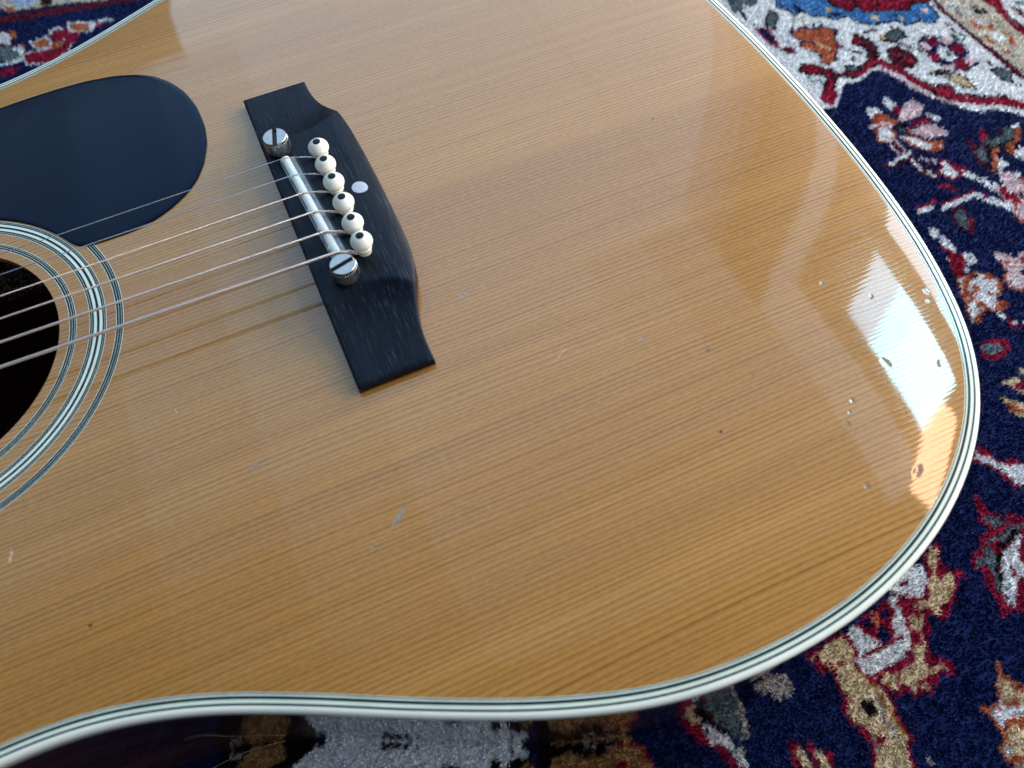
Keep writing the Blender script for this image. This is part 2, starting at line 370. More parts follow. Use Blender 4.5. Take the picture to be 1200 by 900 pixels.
# rosette: three inlaid rings of black and cream lines
def rosette(lines):
    seg = 240; V, F, fm = [], [], []
    for j, (r0, r1, c) in enumerate(lines):
        b = len(V)
        for r in (r0, r1):
            for k in range(seg):
                w = 2 * math.pi * k / seg; x, y = HX + r * math.cos(w), r * math.sin(w); V.append((x, y, dome(x, y) + .045))
        for k in range(seg):
            k2 = (k + 1) % seg; F.append((b + k, b + k2, b + seg + k2, b + seg + k)[::-1]); fm.append(c)
    return add_obj('rosette_ring', V, F, None, guitar, mats=[M_IVL, M_BK], fmat=fm)
rosette([(54.4, 54.62, 0), (54.62, 55.36, 1), (55.36, 55.50, 0), (55.50, 56.2, 1), (56.2, 56.32, 0), (56.32, 56.8, 1), (56.8, 57.0, 0)])
rosette([(61.7, 61.9, 0), (61.9, 62.5, 1), (62.5, 62.62, 0), (62.62, 63.3, 1), (63.3, 64.35, 0), (64.35, 65.3, 1), (65.3, 66.35, 0), (66.35, 66.95, 1), (66.95, 67.06, 0), (67.06, 67.58, 1), (67.58, 67.8, 0)])
rosette([(71.3, 71.5, 0), (71.5, 72.25, 1), (72.25, 72.38, 0), (72.38, 73.15, 1), (73.15, 73.26, 0), (73.26, 73.82, 1), (73.82, 74.05, 0)])

# pickguard
PG = [(-124.1, 128.2), (-111.8, 129), (-99, 129.2), (-86.5, 128.4), (-74.1, 126), (-64.4, 122), (-57.5, 117.1), (-51.3, 109.3), (-46.8, 99.9), (-44.1, 88.3), (-43.4, 75), (-44.8, 63.4),
      (-48.4, 52.8), (-53.1, 44.6), (-59, 38.5), (-65.9, 33.8), (-73.6, 30.4), (-83.5, 28.6), (-93.6, 28.7), (-100.6, 29.2), (-103.6, 30.6)]
for w in np.linspace(29, 122, 26): PG.append((HX + 68.6 * math.cos(math.radians(w)), 68.6 * math.sin(math.radians(w))))
PG += [(-206, 66), (-204, 84), (-192, 102), (-174, 116), (-152, 124.5), (-138, 127)]
def smooth_closed(P, n, it):
    P = np.array(P, float); R_ = np.r_[P, P[:1]]; s = np.r_[0, np.cumsum(np.linalg.norm(np.diff(R_, axis=0), axis=1))]
    u = np.linspace(0, s[-1], n, endpoint=False); Q = np.c_[np.interp(u, s, R_[:, 0]), np.interp(u, s, R_[:, 1])]
    for _ in range(it): Q = .25 * np.roll(Q, 1, 0) + .5 * Q + .25 * np.roll(Q, -1, 0)
    return Q
pg = smooth_closed(PG, 420, 8)
def plate(name, Q, h, bev, material, parent, base=0.0):
    c = np.array((-112.0, 88.0)); t = np.roll(Q, -1, 0) - np.roll(Q, 1, 0); t /= np.linalg.norm(t, axis=1)[:, None]; n_ = np.c_[-t[:, 1], t[:, 0]]
    area2 = np.sum(Q[:, 0] * np.roll(Q[:, 1], -1) - np.roll(Q[:, 0], -1) * Q[:, 1])
    if area2 < 0: n_ = -n_
    V, F, m = [], [], len(Q)
    prof = [(0, 0), (0, h - bev), (bev * .4, h - bev * .3), (bev * 1.2, h)]
    for d, z in prof: q = Q + n_ * d; V += np.c_[q, dome(q[:, 0], q[:, 1]) + base + z].tolist()
    qi = Q + n_ * bev * 1.2
    for s_ in (.97, .9, .8, .65, .5, .35, .2, .08): q = c + (qi - c) * s_; V += np.c_[q, dome(q[:, 0], q[:, 1]) + base + h].tolist(); prof.append(None)
    for i in range(len(prof) - 1):
        for k in range(m):
            k2 = (k + 1) % m; f = (i * m + k, i * m + k2, (i + 1) * m + k2, (i + 1) * m + k); F.append(f if area2 > 0 else f[::-1])
    top = tuple((len(prof) - 1) * m + k for k in range(m)); F.append(top if area2 > 0 else top[::-1])
    return add_obj(name, V, F, material, parent, sharp=35)
plate('pickguard', pg, .8, .5, M_PG, guitar, .05)

# ---------------------------------------------------------------- bridge
BACK_Y = [78.6, 72.6, 66, 60, 54.8, 48.1, 38.4, 22.8, 4.4, -18.4, -28, -36, -44.2, -51.7, -57, -64, -70.6, -78.5]
BACK_X = [2.9, 2.9, 3.7, 5.4, 8.0, 10.6, 12.0, 13.0, 13.6, 13.8, 13.6, 12.9, 10.8, 7.9, 6.4, 5.1, 4.6, 4.7]
def back_x(y): return np.interp(-y, [-v for v in BACK_Y], BACK_X)
def front_x(y): return -23.8 - 0.011 * y
def bridge_z(x, y):
    yr = 41.4 + .022 * (x + 9) ** 2
    z = 9.0 - max(0, x - 3.5) ** 2 * .034
    u = (abs(y) - yr) / (78.6 - yr)
    if u > 0:
        z = 3.7 + (z - 3.7) * (1 - u) ** 3.4 - .25 * u
    return z
def build_bridge():
    ys = list(np.linspace(78.6, -78.5, 180)); ts = [0, .012, .03] + list(np.linspace(.07, .93, 30)) + [.97, .988, 1.0]
    V, F, nt_ = [], [], len(ts)
    yb = np.array(ys); bx = back_x(yb)
    for _ in range(14): bx[1:-1] = .25 * bx[:-2] + .5 * bx[1:-1] + .25 * bx[2:]
    for i, y in enumerate(ys):
        for t in ts:
            x = front_x(y) + (bx[i] - front_x(y)) * t
            z = bridge_z(x, y)
            e = min(t, 1 - t); z -= .45 * (1 - min(1, e / .03)) ** 2
            ey = min(i, len(ys) - 1 - i); z -= (.3 if ey == 0 else 0)
            V.append((x, y, z))
    for i in range(len(ys) - 1):
        for j in range(nt_ - 1):
            F.append((i * nt_ + j, (i + 1) * nt_ + j, (i + 1) * nt_ + j + 1, i * nt_ + j + 1))
    ring = [i * nt_ for i in range(len(ys))] + [(len(ys) - 1) * nt_ + j for j in range(1, nt_)] + [i * nt_ + nt_ - 1 for i in range(len(ys) - 2, -1, -1)] + [j for j in range(nt_ - 2, 0, -1)]
    b0 = len(V)
    for r in ring: V.append((V[r][0], V[r][1], -.4))
    m = len(ring)
    for k in range(m):
        k2 = (k + 1) % m; F.append((ring[k], b0 + k, b0 + k2, ring[k2]))
    return V, F
V, F = build_bridge(); bridge = add_obj('bridge', V, F, M_EB, guitar, sharp=24)
V, F = lathe([(3.05, 8.2), (3.05, 8.96), (2.9, 9.0)], 5.2, 2.4, 36)
V = [(x, y, z - max(0, x - 3.5) ** 2 * .034 + .22) for x, y, z in V]
add_obj('inlay_dot', V, F, M_MOP, bridge, sharp=40)

# saddle in its slot, with the metal plate behind it
SA, SB = np.array((-17.1, 28.6)), np.array((-12.4, -27.6)); SD = (SB - SA) / np.linalg.norm(SB - SA); SN = np.array((-SD[1], SD[0]))
if SN[0] < 0: SN = -SN
def bar(name, o0, o1, z0, z1, material, parent, e0=0., e1=0., rnd=0.0, notch=None):
    n = 90; V, F = [], []
    L = np.linalg.norm(SB - SA)
    prof = [(o0, z0), (o0, z1 - rnd), (o0 + (o1 - o0) * .22, z1 - rnd * .25), (o0 + (o1 - o0) * .5, z1), (o0 + (o1 - o0) * .78, z1 - rnd * .25), (o1, z1 - rnd), (o1, z0)] if rnd else [(o0, z0), (o0, z1), (o1, z1), (o1, z0)]
    for i in range(n):
        s = -e0 + (L + e0 + e1) * i / (n - 1); c = SA + SD * s; arch = -0.7 * ((s / L - .5) * 2) ** 2 if rnd else 0
        for (o, z) in prof:
            oo = o + (notch(s) if (notch and o == o0) else 0)
            q = c + SN * oo; V.append((q[0], q[1], z + (arch if z > z0 else 0)))
    m = len(prof)
    for i in range(n - 1):
        for j in range(m - 1): F.append((i * m + j, i * m + j + 1, (i + 1) * m + j + 1, (i + 1) * m + j))
    F.append(tuple(range(m))[::-1]); F.append(tuple((n - 1) * m + j for j in range(m)))
    return add_obj(name, V, F, material, parent, sharp=40)
bar('saddle_slot', -2.6, 4.6, 8.0, 9.06, M_SLOT, bridge, 1, 1)
bar('saddle', -1.55, 1.65, 8.2, 12.2, M_SAD, guitar, 0, 0, 0.8, notch=lambda s: -.35 if (s % 10.2) < 1.3 else 0.0)
bar('saddle_plate', 1.85, 3.5, 8.2, 10.0, M_PLT, guitar, -0.3, -0.6)
bar('saddle_plate', -2.35, -1.75, 8.2, 9.7, M_PLT, guitar, -0.3, -0.6)

# knurled height screws with a slot across the head
def screw(cx, cy, ang, z0=9.0, z1=15.8, r=4.75):
    seg = 68; V, F = [], []
    prof = [(r - .5, z0), (r - .5, z0 + .5), (r, z0 + .9), (r, z1 - 1.5), (r - .35, z1 - 1.0)]
    for i, (rr, z) in enumerate(prof):
        for k in range(seg):
            w = 2 * math.pi * k / seg; kn = (.22 if k % 2 else -.16) if i in (2, 3) else 0
            V.append((cx + (rr + kn) * math.cos(w), cy + (rr + kn) * math.sin(w), z))
    for i in range(len(prof) - 1):
        for k in range(seg):
            k2 = (k + 1) % seg; F.append((i * seg + k, i * seg + k2, (i + 1) * seg + k2, (i + 1) * seg + k))
    body = add_obj('adjuster_screw', V, F, M_KNU, guitar, smooth=False)
    # head: two half discs either side of the slot
    V, F = [], []; hw = .9; ca, sa = math.cos(ang), math.sin(ang); R_ = r - .1
    for s in (1, -1):
        a0 = math.asin(hw / R_); arc = [(R_ * math.cos(w), s * R_ * math.sin(w)) for w in np.linspace(a0, math.pi - a0, 40)]
        b = len(V); m = len(arc)
        for zz, sh in ((z1 - 1.9, 1.0), (z1 - .25, 1.0), (z1, .965)):
            for (x, y) in arc:
                x, y = x * sh, (y if abs(y) - hw < .01 else y * sh); V.append((cx + x * ca - y * sa, cy + x * sa + y * ca, zz))
        for i in range(2):
            for k in range(m):
                k2 = (k + 1) % m; f = (b + i * m + k, b + i * m + k2, b + (i + 1) * m + k2, b + (i + 1) * m + k); F.append(f if s > 0 else f[::-1])
        t = tuple(b + 2 * m + k for k in range(m)); F.append(t if s > 0 else t[::-1])
    add_obj('screw_head', V, F, M_CHR, body, sharp=30)
    V, F = lathe([(R_ - .3, z1 - 2.2), (R_ - .3, z1 - 1.4)], cx, cy, 40); add_obj('screw_slot', V, F, M_SLOT, body)
screw(-17.7, 35.9, math.radians(77)); screw(-12.1, -36.4, math.radians(14))

# bridge pins with a black dot in the head
PINS = [(-3.5, 25.1, 0), (-3.6, 15.0, .1), (-3.4, 4.6, .3), (-3.1, -6.8, .2), (-3.0, -17.9, .3), (-2.8, -28.5, 1.3)]
def pin(x, y, dz):
    prof = [(2.4, 7.0), (2.7, 9.6 + dz), (3.05, 10.0 + dz), (3.05, 10.6 + dz), (2.75, 10.9 + dz), (3.1, 11.3 + dz)]
    for w in np.linspace(-38, 78, 14): prof.append((4.05 * math.cos(math.radians(w)), 13.4 + dz + 3.2 * math.sin(math.radians(w))))
    prof.append((.3, 13.4 + dz + 3.2))
    V, F = lathe(prof, x, y, 36); o = add_obj('bridge_pin', V, F, M_PIN, guitar, sharp=50)
    V, F = lathe([(1.5, 13.4 + dz + 2.3), (1.5, 13.4 + dz + 3.08), (1.1, 13.4 + dz + 3.24), (.3, 13.4 + dz + 3.28)], x, y, 24); add_obj('pin_dot', V, F, M_DOT, o, sharp=50)
for q in PINS: pin(*q)

# strings: bronze wound and plain steel
GAUGE = [.145, .19, .28, .36, .48, .62]
SM = [M_STL, M_STL] + [wound_material('wound_bronze', (0.84, 0.68, 0.62), p_) for p_ in (.00035, .00042, .0005, .0006)]
M_WRAP = wound_material('string_wrap', (0.85, 0.72, 0.64), .0009)
SPAN = 54.7
for i in range(6):
    y0 = (2.5 - i) / 5 * SPAN; g = GAUGE[i]
    s = (SA[1] - y0) / (SA[1] - SB[1]); sx = SA[0] + (SB[0] - SA[0]) * s + .1; zc = 12.2 - .7 * ((s - .5) * 2) ** 2 + g
    px_, py_, dz = PINS[i]
    yn = y0 * 36 / 54
    path = [(-645.0, yn, 13.6 + g)]
    for f in np.linspace(.02, 1, 40): path.append((-645 + (sx + 645) * f, yn + (y0 - yn) * f, 13.6 + g + (zc - 13.6 - g) * f))
    ex, ey, ez = px_ - 2.6, py_, 9.3
    for f in np.linspace(.06, 1, 16):
        path.append((sx + (ex - sx) * f, y0 + (ey - y0) * f, zc + (ez - zc) * (f ** 1.25)))
    V, F = tube(path, g, 10); st = add_obj('string', V, F, SM[i], guitar)
    rnd = random.Random(i); n = 26; wp, wr = [], []
    for k in range(n):
        f = .50 + .5 * k / (n - 1)
        wp.append((sx + (ex - sx) * f, y0 + (ey - y0) * f, zc + (ez - zc) * (f ** 1.25))); wr.append((g + .16) * (1 + .30 * math.sin(k * 1.9 + i) + rnd.uniform(-.12, .2)))
    wr[0] = g * .9
    V, F = tube(wp, wr, 10); add_obj('string_wrap', V, F, M_WRAP if i > 1 else M_STL, st)

# fingerboard, neck and head run on to the left
def taper(name, x0, w0, x1, w1, z0, z1, material, parent):
    V = [(x0, -w0 / 2, z0), (x1, -w1 / 2, z0), (x1, w1 / 2, z0), (x0, w0 / 2, z0), (x0, -w0 / 2, z1), (x1, -w1 / 2, z1), (x1, w1 / 2, z1), (x0, w0 / 2, z1)]
    return add_obj(name, V, [(3, 2, 1, 0), (4, 5, 6, 7), (0, 1, 5, 4), (1, 2, 6, 5), (2, 3, 7, 6), (3, 0, 4, 7)], material, parent, smooth=False)
fb = taper('fingerboard', -645, 43, -226, 57, -.9, 6.2, M_EB, guitar)
for k in range(1, 21):
    x = -645 + 645 * (1 - 2 ** (-k / 12)); w = 43 + (57 - 43) * (x + 645) / 419
    V, F = tube([(x, -w / 2, 6.2), (x, 0, 6.25), (x, w / 2, 6.2)], .9, 8); add_obj('fret', V, F, M_STL, fb)
taper('neck', -645, 42, -324, 55, -20, -1.0, M_MAH, guitar); taper('nut', -650, 43, -645, 43, -1, 14.4, M_IV, guitar); taper('headstock', -830, 74, -650, 66, -18, -3, M_MAH, guitar)

RUG=[
('W','',0.0,[317,292.5,443.6,225,412.4,105,411.8,20.6,415.4,-37.1,415.4,-37.1,389.9,-4.2,385.9,2.6,374.1,8.5,362.1,19.3,353.5,30.2,347,41.8,345.1,54.8,339.8,65.3,333.3,66.8,324.1,62.7,312.2,66,305.5,57.4,296.2,49.5,277,54.9,256.8,184.7]),
('C','',0.0,[415.6,140.6,414.4,104,411.9,84.1,412.6,68.8,413.3,53.9,413.9,39.4,414.8,24,413.5,-17.9,448.3,19.6,442.2,55.1,450,85.7,459.6,125.4]),
('M','',0.0,[415.6,140.6,421.2,137.6,414.4,104,411.9,84.1,412.6,68.8,413.3,53.9,413.9,39.4,414.8,24,415.6,-15.5,411.3,-20.2,410.3,18.9,409.4,27.9,409,44.4,409.6,58.4,408.8,73.4,408.9,89.8,410.9,104.4]),
('R','',0.0,[447.4,124.1,458,118.6,450.7,85.4,445.8,75.2,443.9,57,443.5,24.5,438.8,19.4,439,51.4,439,66.2,441.4,80.2,440.5,90.6]),
('W','',0.0,[459.4,117.9,506.8,93.3,445.9,27.1,444.7,57.9,445.8,75.2,450.7,85.4]),
('M','',0.0,[451.2,78,454.4,75,453.9,68.3,454.1,57.2,450.8,53.4,450.5,64.5]),
('G','',0.0,[442.3,70,444.2,67.7,442.5,60.4,441.5,63.6]),
('G','',0.0,[458.2,81.6,462.4,78,459.8,75,456.3,78.3]),
('O','',0.0,[418.4,78.1,421.6,75.1,423.1,68.9,420.2,67.7,417.5,72.4]),
('O','',0.0,[426.7,69.8,429.9,66.8,425.4,63.7,422.8,66.3]),
('O','',0.0,[430.7,61,432.2,56.2,428.1,56.9]),
('O','',0.0,[431.4,55.3,430.7,49,429.5,44.4,425.8,48.9]),
('O','',0.0,[417.5,62.3,419.5,54.7,419.3,52.2,415.2,56.2]),
('O','',0.0,[417.5,47.9,420.4,42.6,417,43]),
('O','',0.0,[427.4,79.7,428.9,76.9,426.6,75.3,425,77.4]),
('W','',0.0,[424,78,428.2,77.2,424,71.1,420.3,72.3]),
('W','',0.0,[422.7,65,428.5,60.7,427.7,53.2,420.3,55.6]),
('W','',0.0,[423.8,89.2,426.9,84.8,425.1,81.6,421.2,85]),
('W','',0.0,[419,98.8,423.8,96.3,419.6,90,415.5,92.1]),
('K','',0.0,[429,90.8,433.4,85.7,431,77.2,428.6,81.2]),
('K','',0.0,[434.1,85.4,436.5,81.3,432.7,79.1]),
('G','',0.0,[434.1,72.8,435.7,67.9,432.9,68]),
('G','',0.0,[414.7,94.4,420,94.5,416.4,86.7,418.2,82.8,419.6,83.9,417.9,87.3,421.5,95.5,415.4,95.9]),
('G','',0.0,[418.1,39,419.6,37.7,419.4,33.4,420.8,34.1,420.9,38.6,419.3,40.1]),
('R','K',0.5,[295.7,85.2,299.3,80.8,304.6,78.1,308.6,74.6,305.1,69.3,298.6,63.6,300.8,60.1,308.3,66.9,313.8,77,308.6,83.1,303.3,85.8,300.2,89.8]),
('R','K',0.5,[300.5,90,308.2,84.2,306.6,78.1,300.7,79.8,297.3,85.2]),
('R','',0.0,[296.5,63.5,306.2,61.1,303,56.6,297.4,51.1,294.3,50.3,292.7,60.5]),
('M','',0.0,[308.5,69.7,314.5,69.7,321.2,68.2,323.5,72.2,316.5,73.8,310.1,73.8]),
('R','K',0.5,[319.9,67.5,328.7,65.2,336.3,68,343.8,72,343.4,77.4,336.2,73.6,331.2,71.4,323.5,73.6]),
('M','K',0.3,[345.3,75.5,350.4,83.5,350.4,91.9,346.7,98.8,341,93.8,344.4,87.7,344.7,82.7,340.8,77.2]),
('R','',0.0,[344.6,99.2,346.8,92.7,343.3,89.2,341,93.7]),
('M','K',0.3,[356.9,78.4,362.6,77.5,366.5,67.1,364.9,61.5,359.5,59.1,351.6,60.6,351.2,70.9]),
('R','',0.0,[361.2,68.5,364.4,65.6,361.5,59.4,356.9,61.7]),
('R','',0.0,[340.2,70.5,344,64.9,346.4,60,348.5,53.5,351.1,43,354.7,33.9,359.7,37.4,356.2,46.4,353.7,56.9,351.5,63.8,348.9,69.1,345,74.9]),
('R','K',0.3,[355.9,36.3,364.4,36.9,367.3,34.9,366.6,28.6,370.3,24.4,363.1,22.1,357,29.8]),
('R','',0.0,[360.7,24.4,365.1,18.6,373.7,12.5,383.3,8.4,392.8,-0.4,403,-9.4,408.1,-4.8,397.9,4.3,388.1,13.4,378.2,17.7,370.1,23.4,366,28.9]),
('K','',0.0,[352.3,55.9,355.2,47,358.3,40.6,362.8,37.1,363.6,38,359.2,41.3,356.2,47.7,353.2,56.6]),
('K','',0.0,[368,25.9,372.3,22.6,377.9,17.4,385.5,14.8,391,10.9,392.1,12,386.5,16,378.9,18.6,373.4,23.7,369,27]),
('K','',0.0,[390.9,13.6,389.3,8.5,390.8,8.8,392.5,13.9]),
('B','K',0.7,[325.6,158.3,318.4,144.5,323.4,140.5,324,133.1,331,135.2,333.7,128.1,341.3,122.9,344.7,118.3,353.8,117.9,355.6,110,360.9,103.2,367.2,102.1,374.3,111.7,367,114,363.1,121.7,355.4,124.2,350,129.8,354,143.7]),
('B','K',0.7,[374,111.9,391.2,103.8,396.9,108.7,406.9,104.3,404.7,90.6,395.9,86.8,391.5,93.1,381.3,92.2,379.3,99.4,366.8,102.2]),
('M','',0.0,[322.7,149.5,323.4,142,319.8,143.8]),
('N','',0.0,[331.1,143.8,331.7,136.3,327.5,134.2,326.9,140.2]),
('N','',0.0,[343.5,126,353.2,121,346.8,118.7]),
('T','',0.0,[345.8,132,349.2,128.8,346.3,124.6,343.5,127.4]),
('T','',0.0,[383,103,384.5,99.5,381.2,97,380.7,100]),
('P','',0.0,[400.7,102.5,403.3,99.7,400.2,95.7,397.5,98.4]),
('N','',0.0,[393.9,97.5,394.1,90.4,391.4,91.8]),
('T','',0.0,[367.6,112.3,371.7,108.8,367.9,103.8,365.3,107.9]),
('K','',0.0,[381.8,106.5,383.8,104,380,100.4,378.7,102.4]),
('R','K',0.6,[358.5,150.3,352.3,135.8,353.5,130.9,358.1,120,362.4,122,375.5,141.5]),
('R','K',0.6,[377.7,140.4,366.8,125.5,365,116.4,375.1,112.7,393.2,132.5]),
('R','K',0.7,[390,134.1,374.7,112.9,392,104.8,397.7,109.7,410.3,106.1,411.8,122.9]),
('G','',0.0,[292.6,175.2,315.6,163.4,307.9,152.8,302.2,154.2,300.1,158.2,293.9,149.9,290.4,153.1]),
('G','K',0.3,[305.2,137,312.5,144,313.9,138.3,306.7,130.7,304.3,126.4,302.2,130.2]),
('K','',0.0,[297.3,155.3,296,150.2,294.8,141,296.4,133.2,294.9,136.7,292.5,150.6]),
('N','R',0.5,[295,132.5,299.2,129,298.7,118.4,296.5,111.5,294.7,113.7]),
('M','',0.0,[296.2,109,301.2,108.5,305.3,105.1,303.7,100.7,298.3,102.7]),
('R','',0.0,[301.2,107.1,305,103.9,302.7,101.2]),
('G','',0.0,[301.5,121.8,302.3,114.6,305.8,107.5,306.7,108.3,303.3,115.4,302.5,122.4]),
('Wc','',0.0,[319.8,132.4,327.5,129.9,326,123.7,317.8,126.5]),
('O','N',0.9,[312.6,121.5,315.4,118.8,321.2,119.2,325.6,114.9,332.2,115,338.3,109.2,332,101.6,331.3,96.6,325.1,90.5,321.1,84.8,315.1,83.9,313.1,87.5,317.1,94.6,313.7,98.9,309.7,104.9,313.7,109.5,311.6,114.6]),
('N','',0.0,[311.9,123.3,315.4,120.1,312.3,118.3]),
('N','',0.0,[328.8,121.6,330.8,118.5,327.4,116.1]),
('N','',0.0,[332.9,118.8,335,116.4,331.5,114]),
('N','',0.0,[336.9,111.2,340,110.4,336.2,106.2]),
('N','',0.0,[332,98.9,333.2,90.4,329.2,93.7]),
('N','',0.0,[318.4,105.8,320.5,103.4,317.4,101.6]),
('N','',0.0,[314.4,110.5,318.4,105.8,316.1,104.9]),
('T','',0.0,[320.5,103.4,326.5,96.4,324.5,94.8,319.5,99.3]),
('R','',0.0,[332,100.2,332.5,92,329.2,95]),
('G','',0.0,[295.3,77.6,297.1,73.5,301,71.6,301.2,68.6,303.1,69.7,302.6,73.3,298.7,75.2,297.1,79]),
('G','K',0.4,[324,76.3,330,73.3,327.6,70.1,322.4,72.7]),
('K','',0.0,[333.2,89.3,336.4,85.1,339,81.2,340.5,82.5,337.9,86.4,334.6,90.7]),
('K','',0.0,[329.7,83,333.7,81,330.4,78.8]),
('K','',0.0,[351.1,96.9,356.8,97.3,362.9,96.2,364,98,357.7,99.1,351.8,98.7]),
('T','',0.0,[360.9,93.7,364.2,89.3,361.3,86.7,358,89.8]),
('K','',0.0,[356.7,88.2,360.6,83.5,365.9,79.5,367,80.8,361.8,84.8,357.9,89.4]),
('G','K',0.5,[363.5,89.7,369.8,91.9,373.9,91.1,374.2,84.2,367,83.2,362.3,85.6]),
('K','',0.0,[371.4,95.8,373,93.6,370.5,91.5]),
('K','',0.0,[365.9,79.7,368.3,73.2,372.2,68.6,374.7,64.8,375.8,65.8,373.3,69.6,369.5,74.2,367.1,80.6]),
('N','',0.0,[377.2,76.1,383.6,79.5,387.5,76.1,393,74.7,395.4,70.8,396.4,65.1,400.2,61.8,398.2,53.7,394.6,51.6,397.6,46.3,395.2,41.2,389.8,41.4,385.1,40.1,381.3,43.2,375.8,45.4,375.8,52.2,372.7,56.3,373.7,62.2,375.3,66.5,374.6,72.7]),
('R','',0.0,[383.4,76.9,387.5,76.1,388.4,69.1,382.9,67.9]),
('R','',0.0,[393.5,63.9,398.7,59.9,395.6,55,391.5,54.5,390.6,61.4]),
('R','',0.0,[375.2,64,380.5,62.6,379.4,55.5,373.4,57.2]),
('R','',0.0,[385.2,51.3,390.6,51.2,389.2,41.7,383.9,41.9,382.8,46.2]),
('P','',0.0,[377.1,74.8,382.2,72.9,381.5,67.3,375.7,67]),
('P','',0.0,[389.4,72.6,394.9,72.4,395.7,65.4,390.9,65.2]),
('P','',0.0,[390.6,51.2,396,51,396.9,45.4,390.3,43.1]),
('P','',0.0,[376.4,50.7,382.4,50.2,382.1,45.3,375.5,46.1]),
('W','',0.0,[383.4,65.7,387.2,66.4,390.3,57.7,388.7,53.4,382.5,51.4,379.3,60]),
('G','',0.0,[384.2,62.1,387.5,61,387.5,56.5,384.1,55.7]),
('K','',0.0,[404.1,82.2,399.8,72.2,396.3,63.1,401.7,63.1,407.6,67.8,404.6,73.6,405.6,81.7,404.3,81.2,403.3,72.8,406.3,67.5,401.8,64.2,397.6,63.8,401,72.4,405.3,82.4]),
('G','',0.0,[400.3,71,402.9,69.7,401.2,65.3,398.4,65.3]),
('T','K',0.5,[365,48.9,372,48.5,376.6,43.1,380.2,36.3,380.5,30.1,380.2,26,375.6,30.7,372.4,37.8,371.3,43.2]),
('K','',0.0,[365.3,48.7,371.6,48.1,376.6,43.1,374.4,38,371.3,43.2]),
('G','',0.0,[372.1,45.3,376.3,42.6,373.7,38.4,371.9,41.7]),
('G','K',0.6,[400,35.1,404.6,34,408.1,27.3,402.2,21.7,399.3,25.6]),
('K','',0.0,[399.3,45.3,402.3,41.4,400,34.6,401.3,34.9,403.7,42.1,400.6,46.3]),
('K','',0.0,[402.3,21.5,405,14.7,406.3,15.6,403.6,22.4]),
('P','',0.0,[339.8,65.9,344.1,54.1,346.6,41.8,351.8,31.6,359.5,20.3,362.3,14.8,364.2,16.1,361.3,21.7,353.6,33,348.5,43.1,346.1,55.4,341.7,67.3]),
('W','',0.0,[298.1,49,307,58,311.9,64,323.7,61.5,333.5,66.3,340.1,65.4,341.4,67.8,334.1,68.6,324.5,63.9,312.4,66.3,305.7,59.3,297,50.3]),
('W','',0.0,[360.5,16.9,366.1,11.7,372.1,6.3,374.3,8.4,368.3,13.8,362.7,19]),
('W','',0.0,[378,7.4,384.7,1.6,388.7,-5.1,395.7,-18,398.2,-16.3,391.1,-3.3,387.1,3.6,380.2,9.5]),
('P','',0.0,[322.2,24.7,333.1,33.2,341.1,34.5,342.5,27.3,338.6,22.3,331.6,21.2,325,21.6]),
('P','',0.0,[324.7,14.4,332.8,14.9,339.6,12.7,340.7,4.3,342.1,0.8,336.3,3.1,329.5,3.2,325.2,8.6,322.8,12]),
('W','',0.0,[325.5,44,328.7,42.4,329.3,36.2,324.1,31.7,323.9,36.5]),
('W','',0.0,[311.5,40.9,317.2,38.7,318.5,33.4,310.3,32.8]),
('O','',0.0,[310.3,32.8,315.6,34.2,320.4,29,319.1,25.1,312.9,24.7,308.5,28]),
('R','',0.0,[326.7,35.1,330.5,34.4,327.3,29,322.6,27.3]),
('R','',0.0,[326.6,19.1,334.7,19.6,339.7,18.3,340,14.8,335.3,14.8,326.2,16.5]),
('W','',0.0,[340.1,21,344.8,18.1,346.3,13.9,340.9,13.2]),
('P','',0.0,[303.5,27.1,307.2,27.5,316,25.5,319.1,23.9,316,20.9,306.7,22.2]),
('W','O',0.6,[306.7,23.3,312.2,22.8,314.1,15.1,308,12.6,302.5,14.3]),
('K','',0.0,[319.1,22.8,324.7,18.9,324.7,13.3,318.8,13.4,317.2,18.1]),
('O','',0.0,[319.1,27.3,322.2,24.7,319.7,21.4,317.2,23.7]),
('G','',0.0,[319.1,18.3,322.2,16.8,320.3,14.3,317.5,15.7]),
('O','',0.0,[323.4,17.3,324.7,13.3,321.6,12.6]),
('W','O',0.7,[317.2,11.4,322.8,7.6,325.8,0.6,333.2,-0.8,331.3,-4.2,324.5,-4.2,320.6,-0.6,317.9,5.6]),
('O','',0.0,[328.6,0.9,334.4,-0.3,330,-4.7,324.5,-4.2]),
('P','',0.0,[314.1,14,318.5,10.8,318.5,6.4,314.8,9.3]),
('M','P',0.3,[307.4,10.7,307.5,6.4,307.5,1,309.9,1.9,309.9,7.3,309.9,11.7]),
('M','',0.0,[293.3,-0.5,293.9,-4.8,300.9,-6,308,-4.6,313.5,-3,313.7,-1,308.4,-2.6,301.7,-4,295.5,-3,295.3,0.4]),
('W','',0.0,[295.7,-4.7,301.7,-3.2,306.9,-2.9,312.8,-1.4,313.2,1.2,307.6,-0.3,302.4,-0.6,296.1,-2.2]),
('W','M',0.6,[307.8,-5.7,308.1,-10.1,308.2,-16.3,310.8,-15.3,310.8,-9,310.4,-4.5]),
('W','M',0.6,[310.4,-17,312,-22.3,314.3,-21,312.8,-15.6]),
('P','',0.0,[314.5,-5.1,317.3,-5.9,316.1,-8.5,313.6,-7.3]),
('P','',0.0,[317,-7.4,318.8,-9.3,317,-11.1,315.5,-9.8]),
('P','',0.0,[320.3,-10.1,322.1,-11.5,320,-13.6,318.8,-12.5]),
('W','R',0.6,[317.4,-19.4,321.9,-18.1,323.4,-13.7,326.8,-15.4,325.8,-19.2,326.7,-23.9,327.2,-25.8,321.8,-26.6,318.9,-23.5]),
('P','R',0.5,[328.7,-22.3,331.7,-22.9,329.9,-25.8,327.2,-25]),
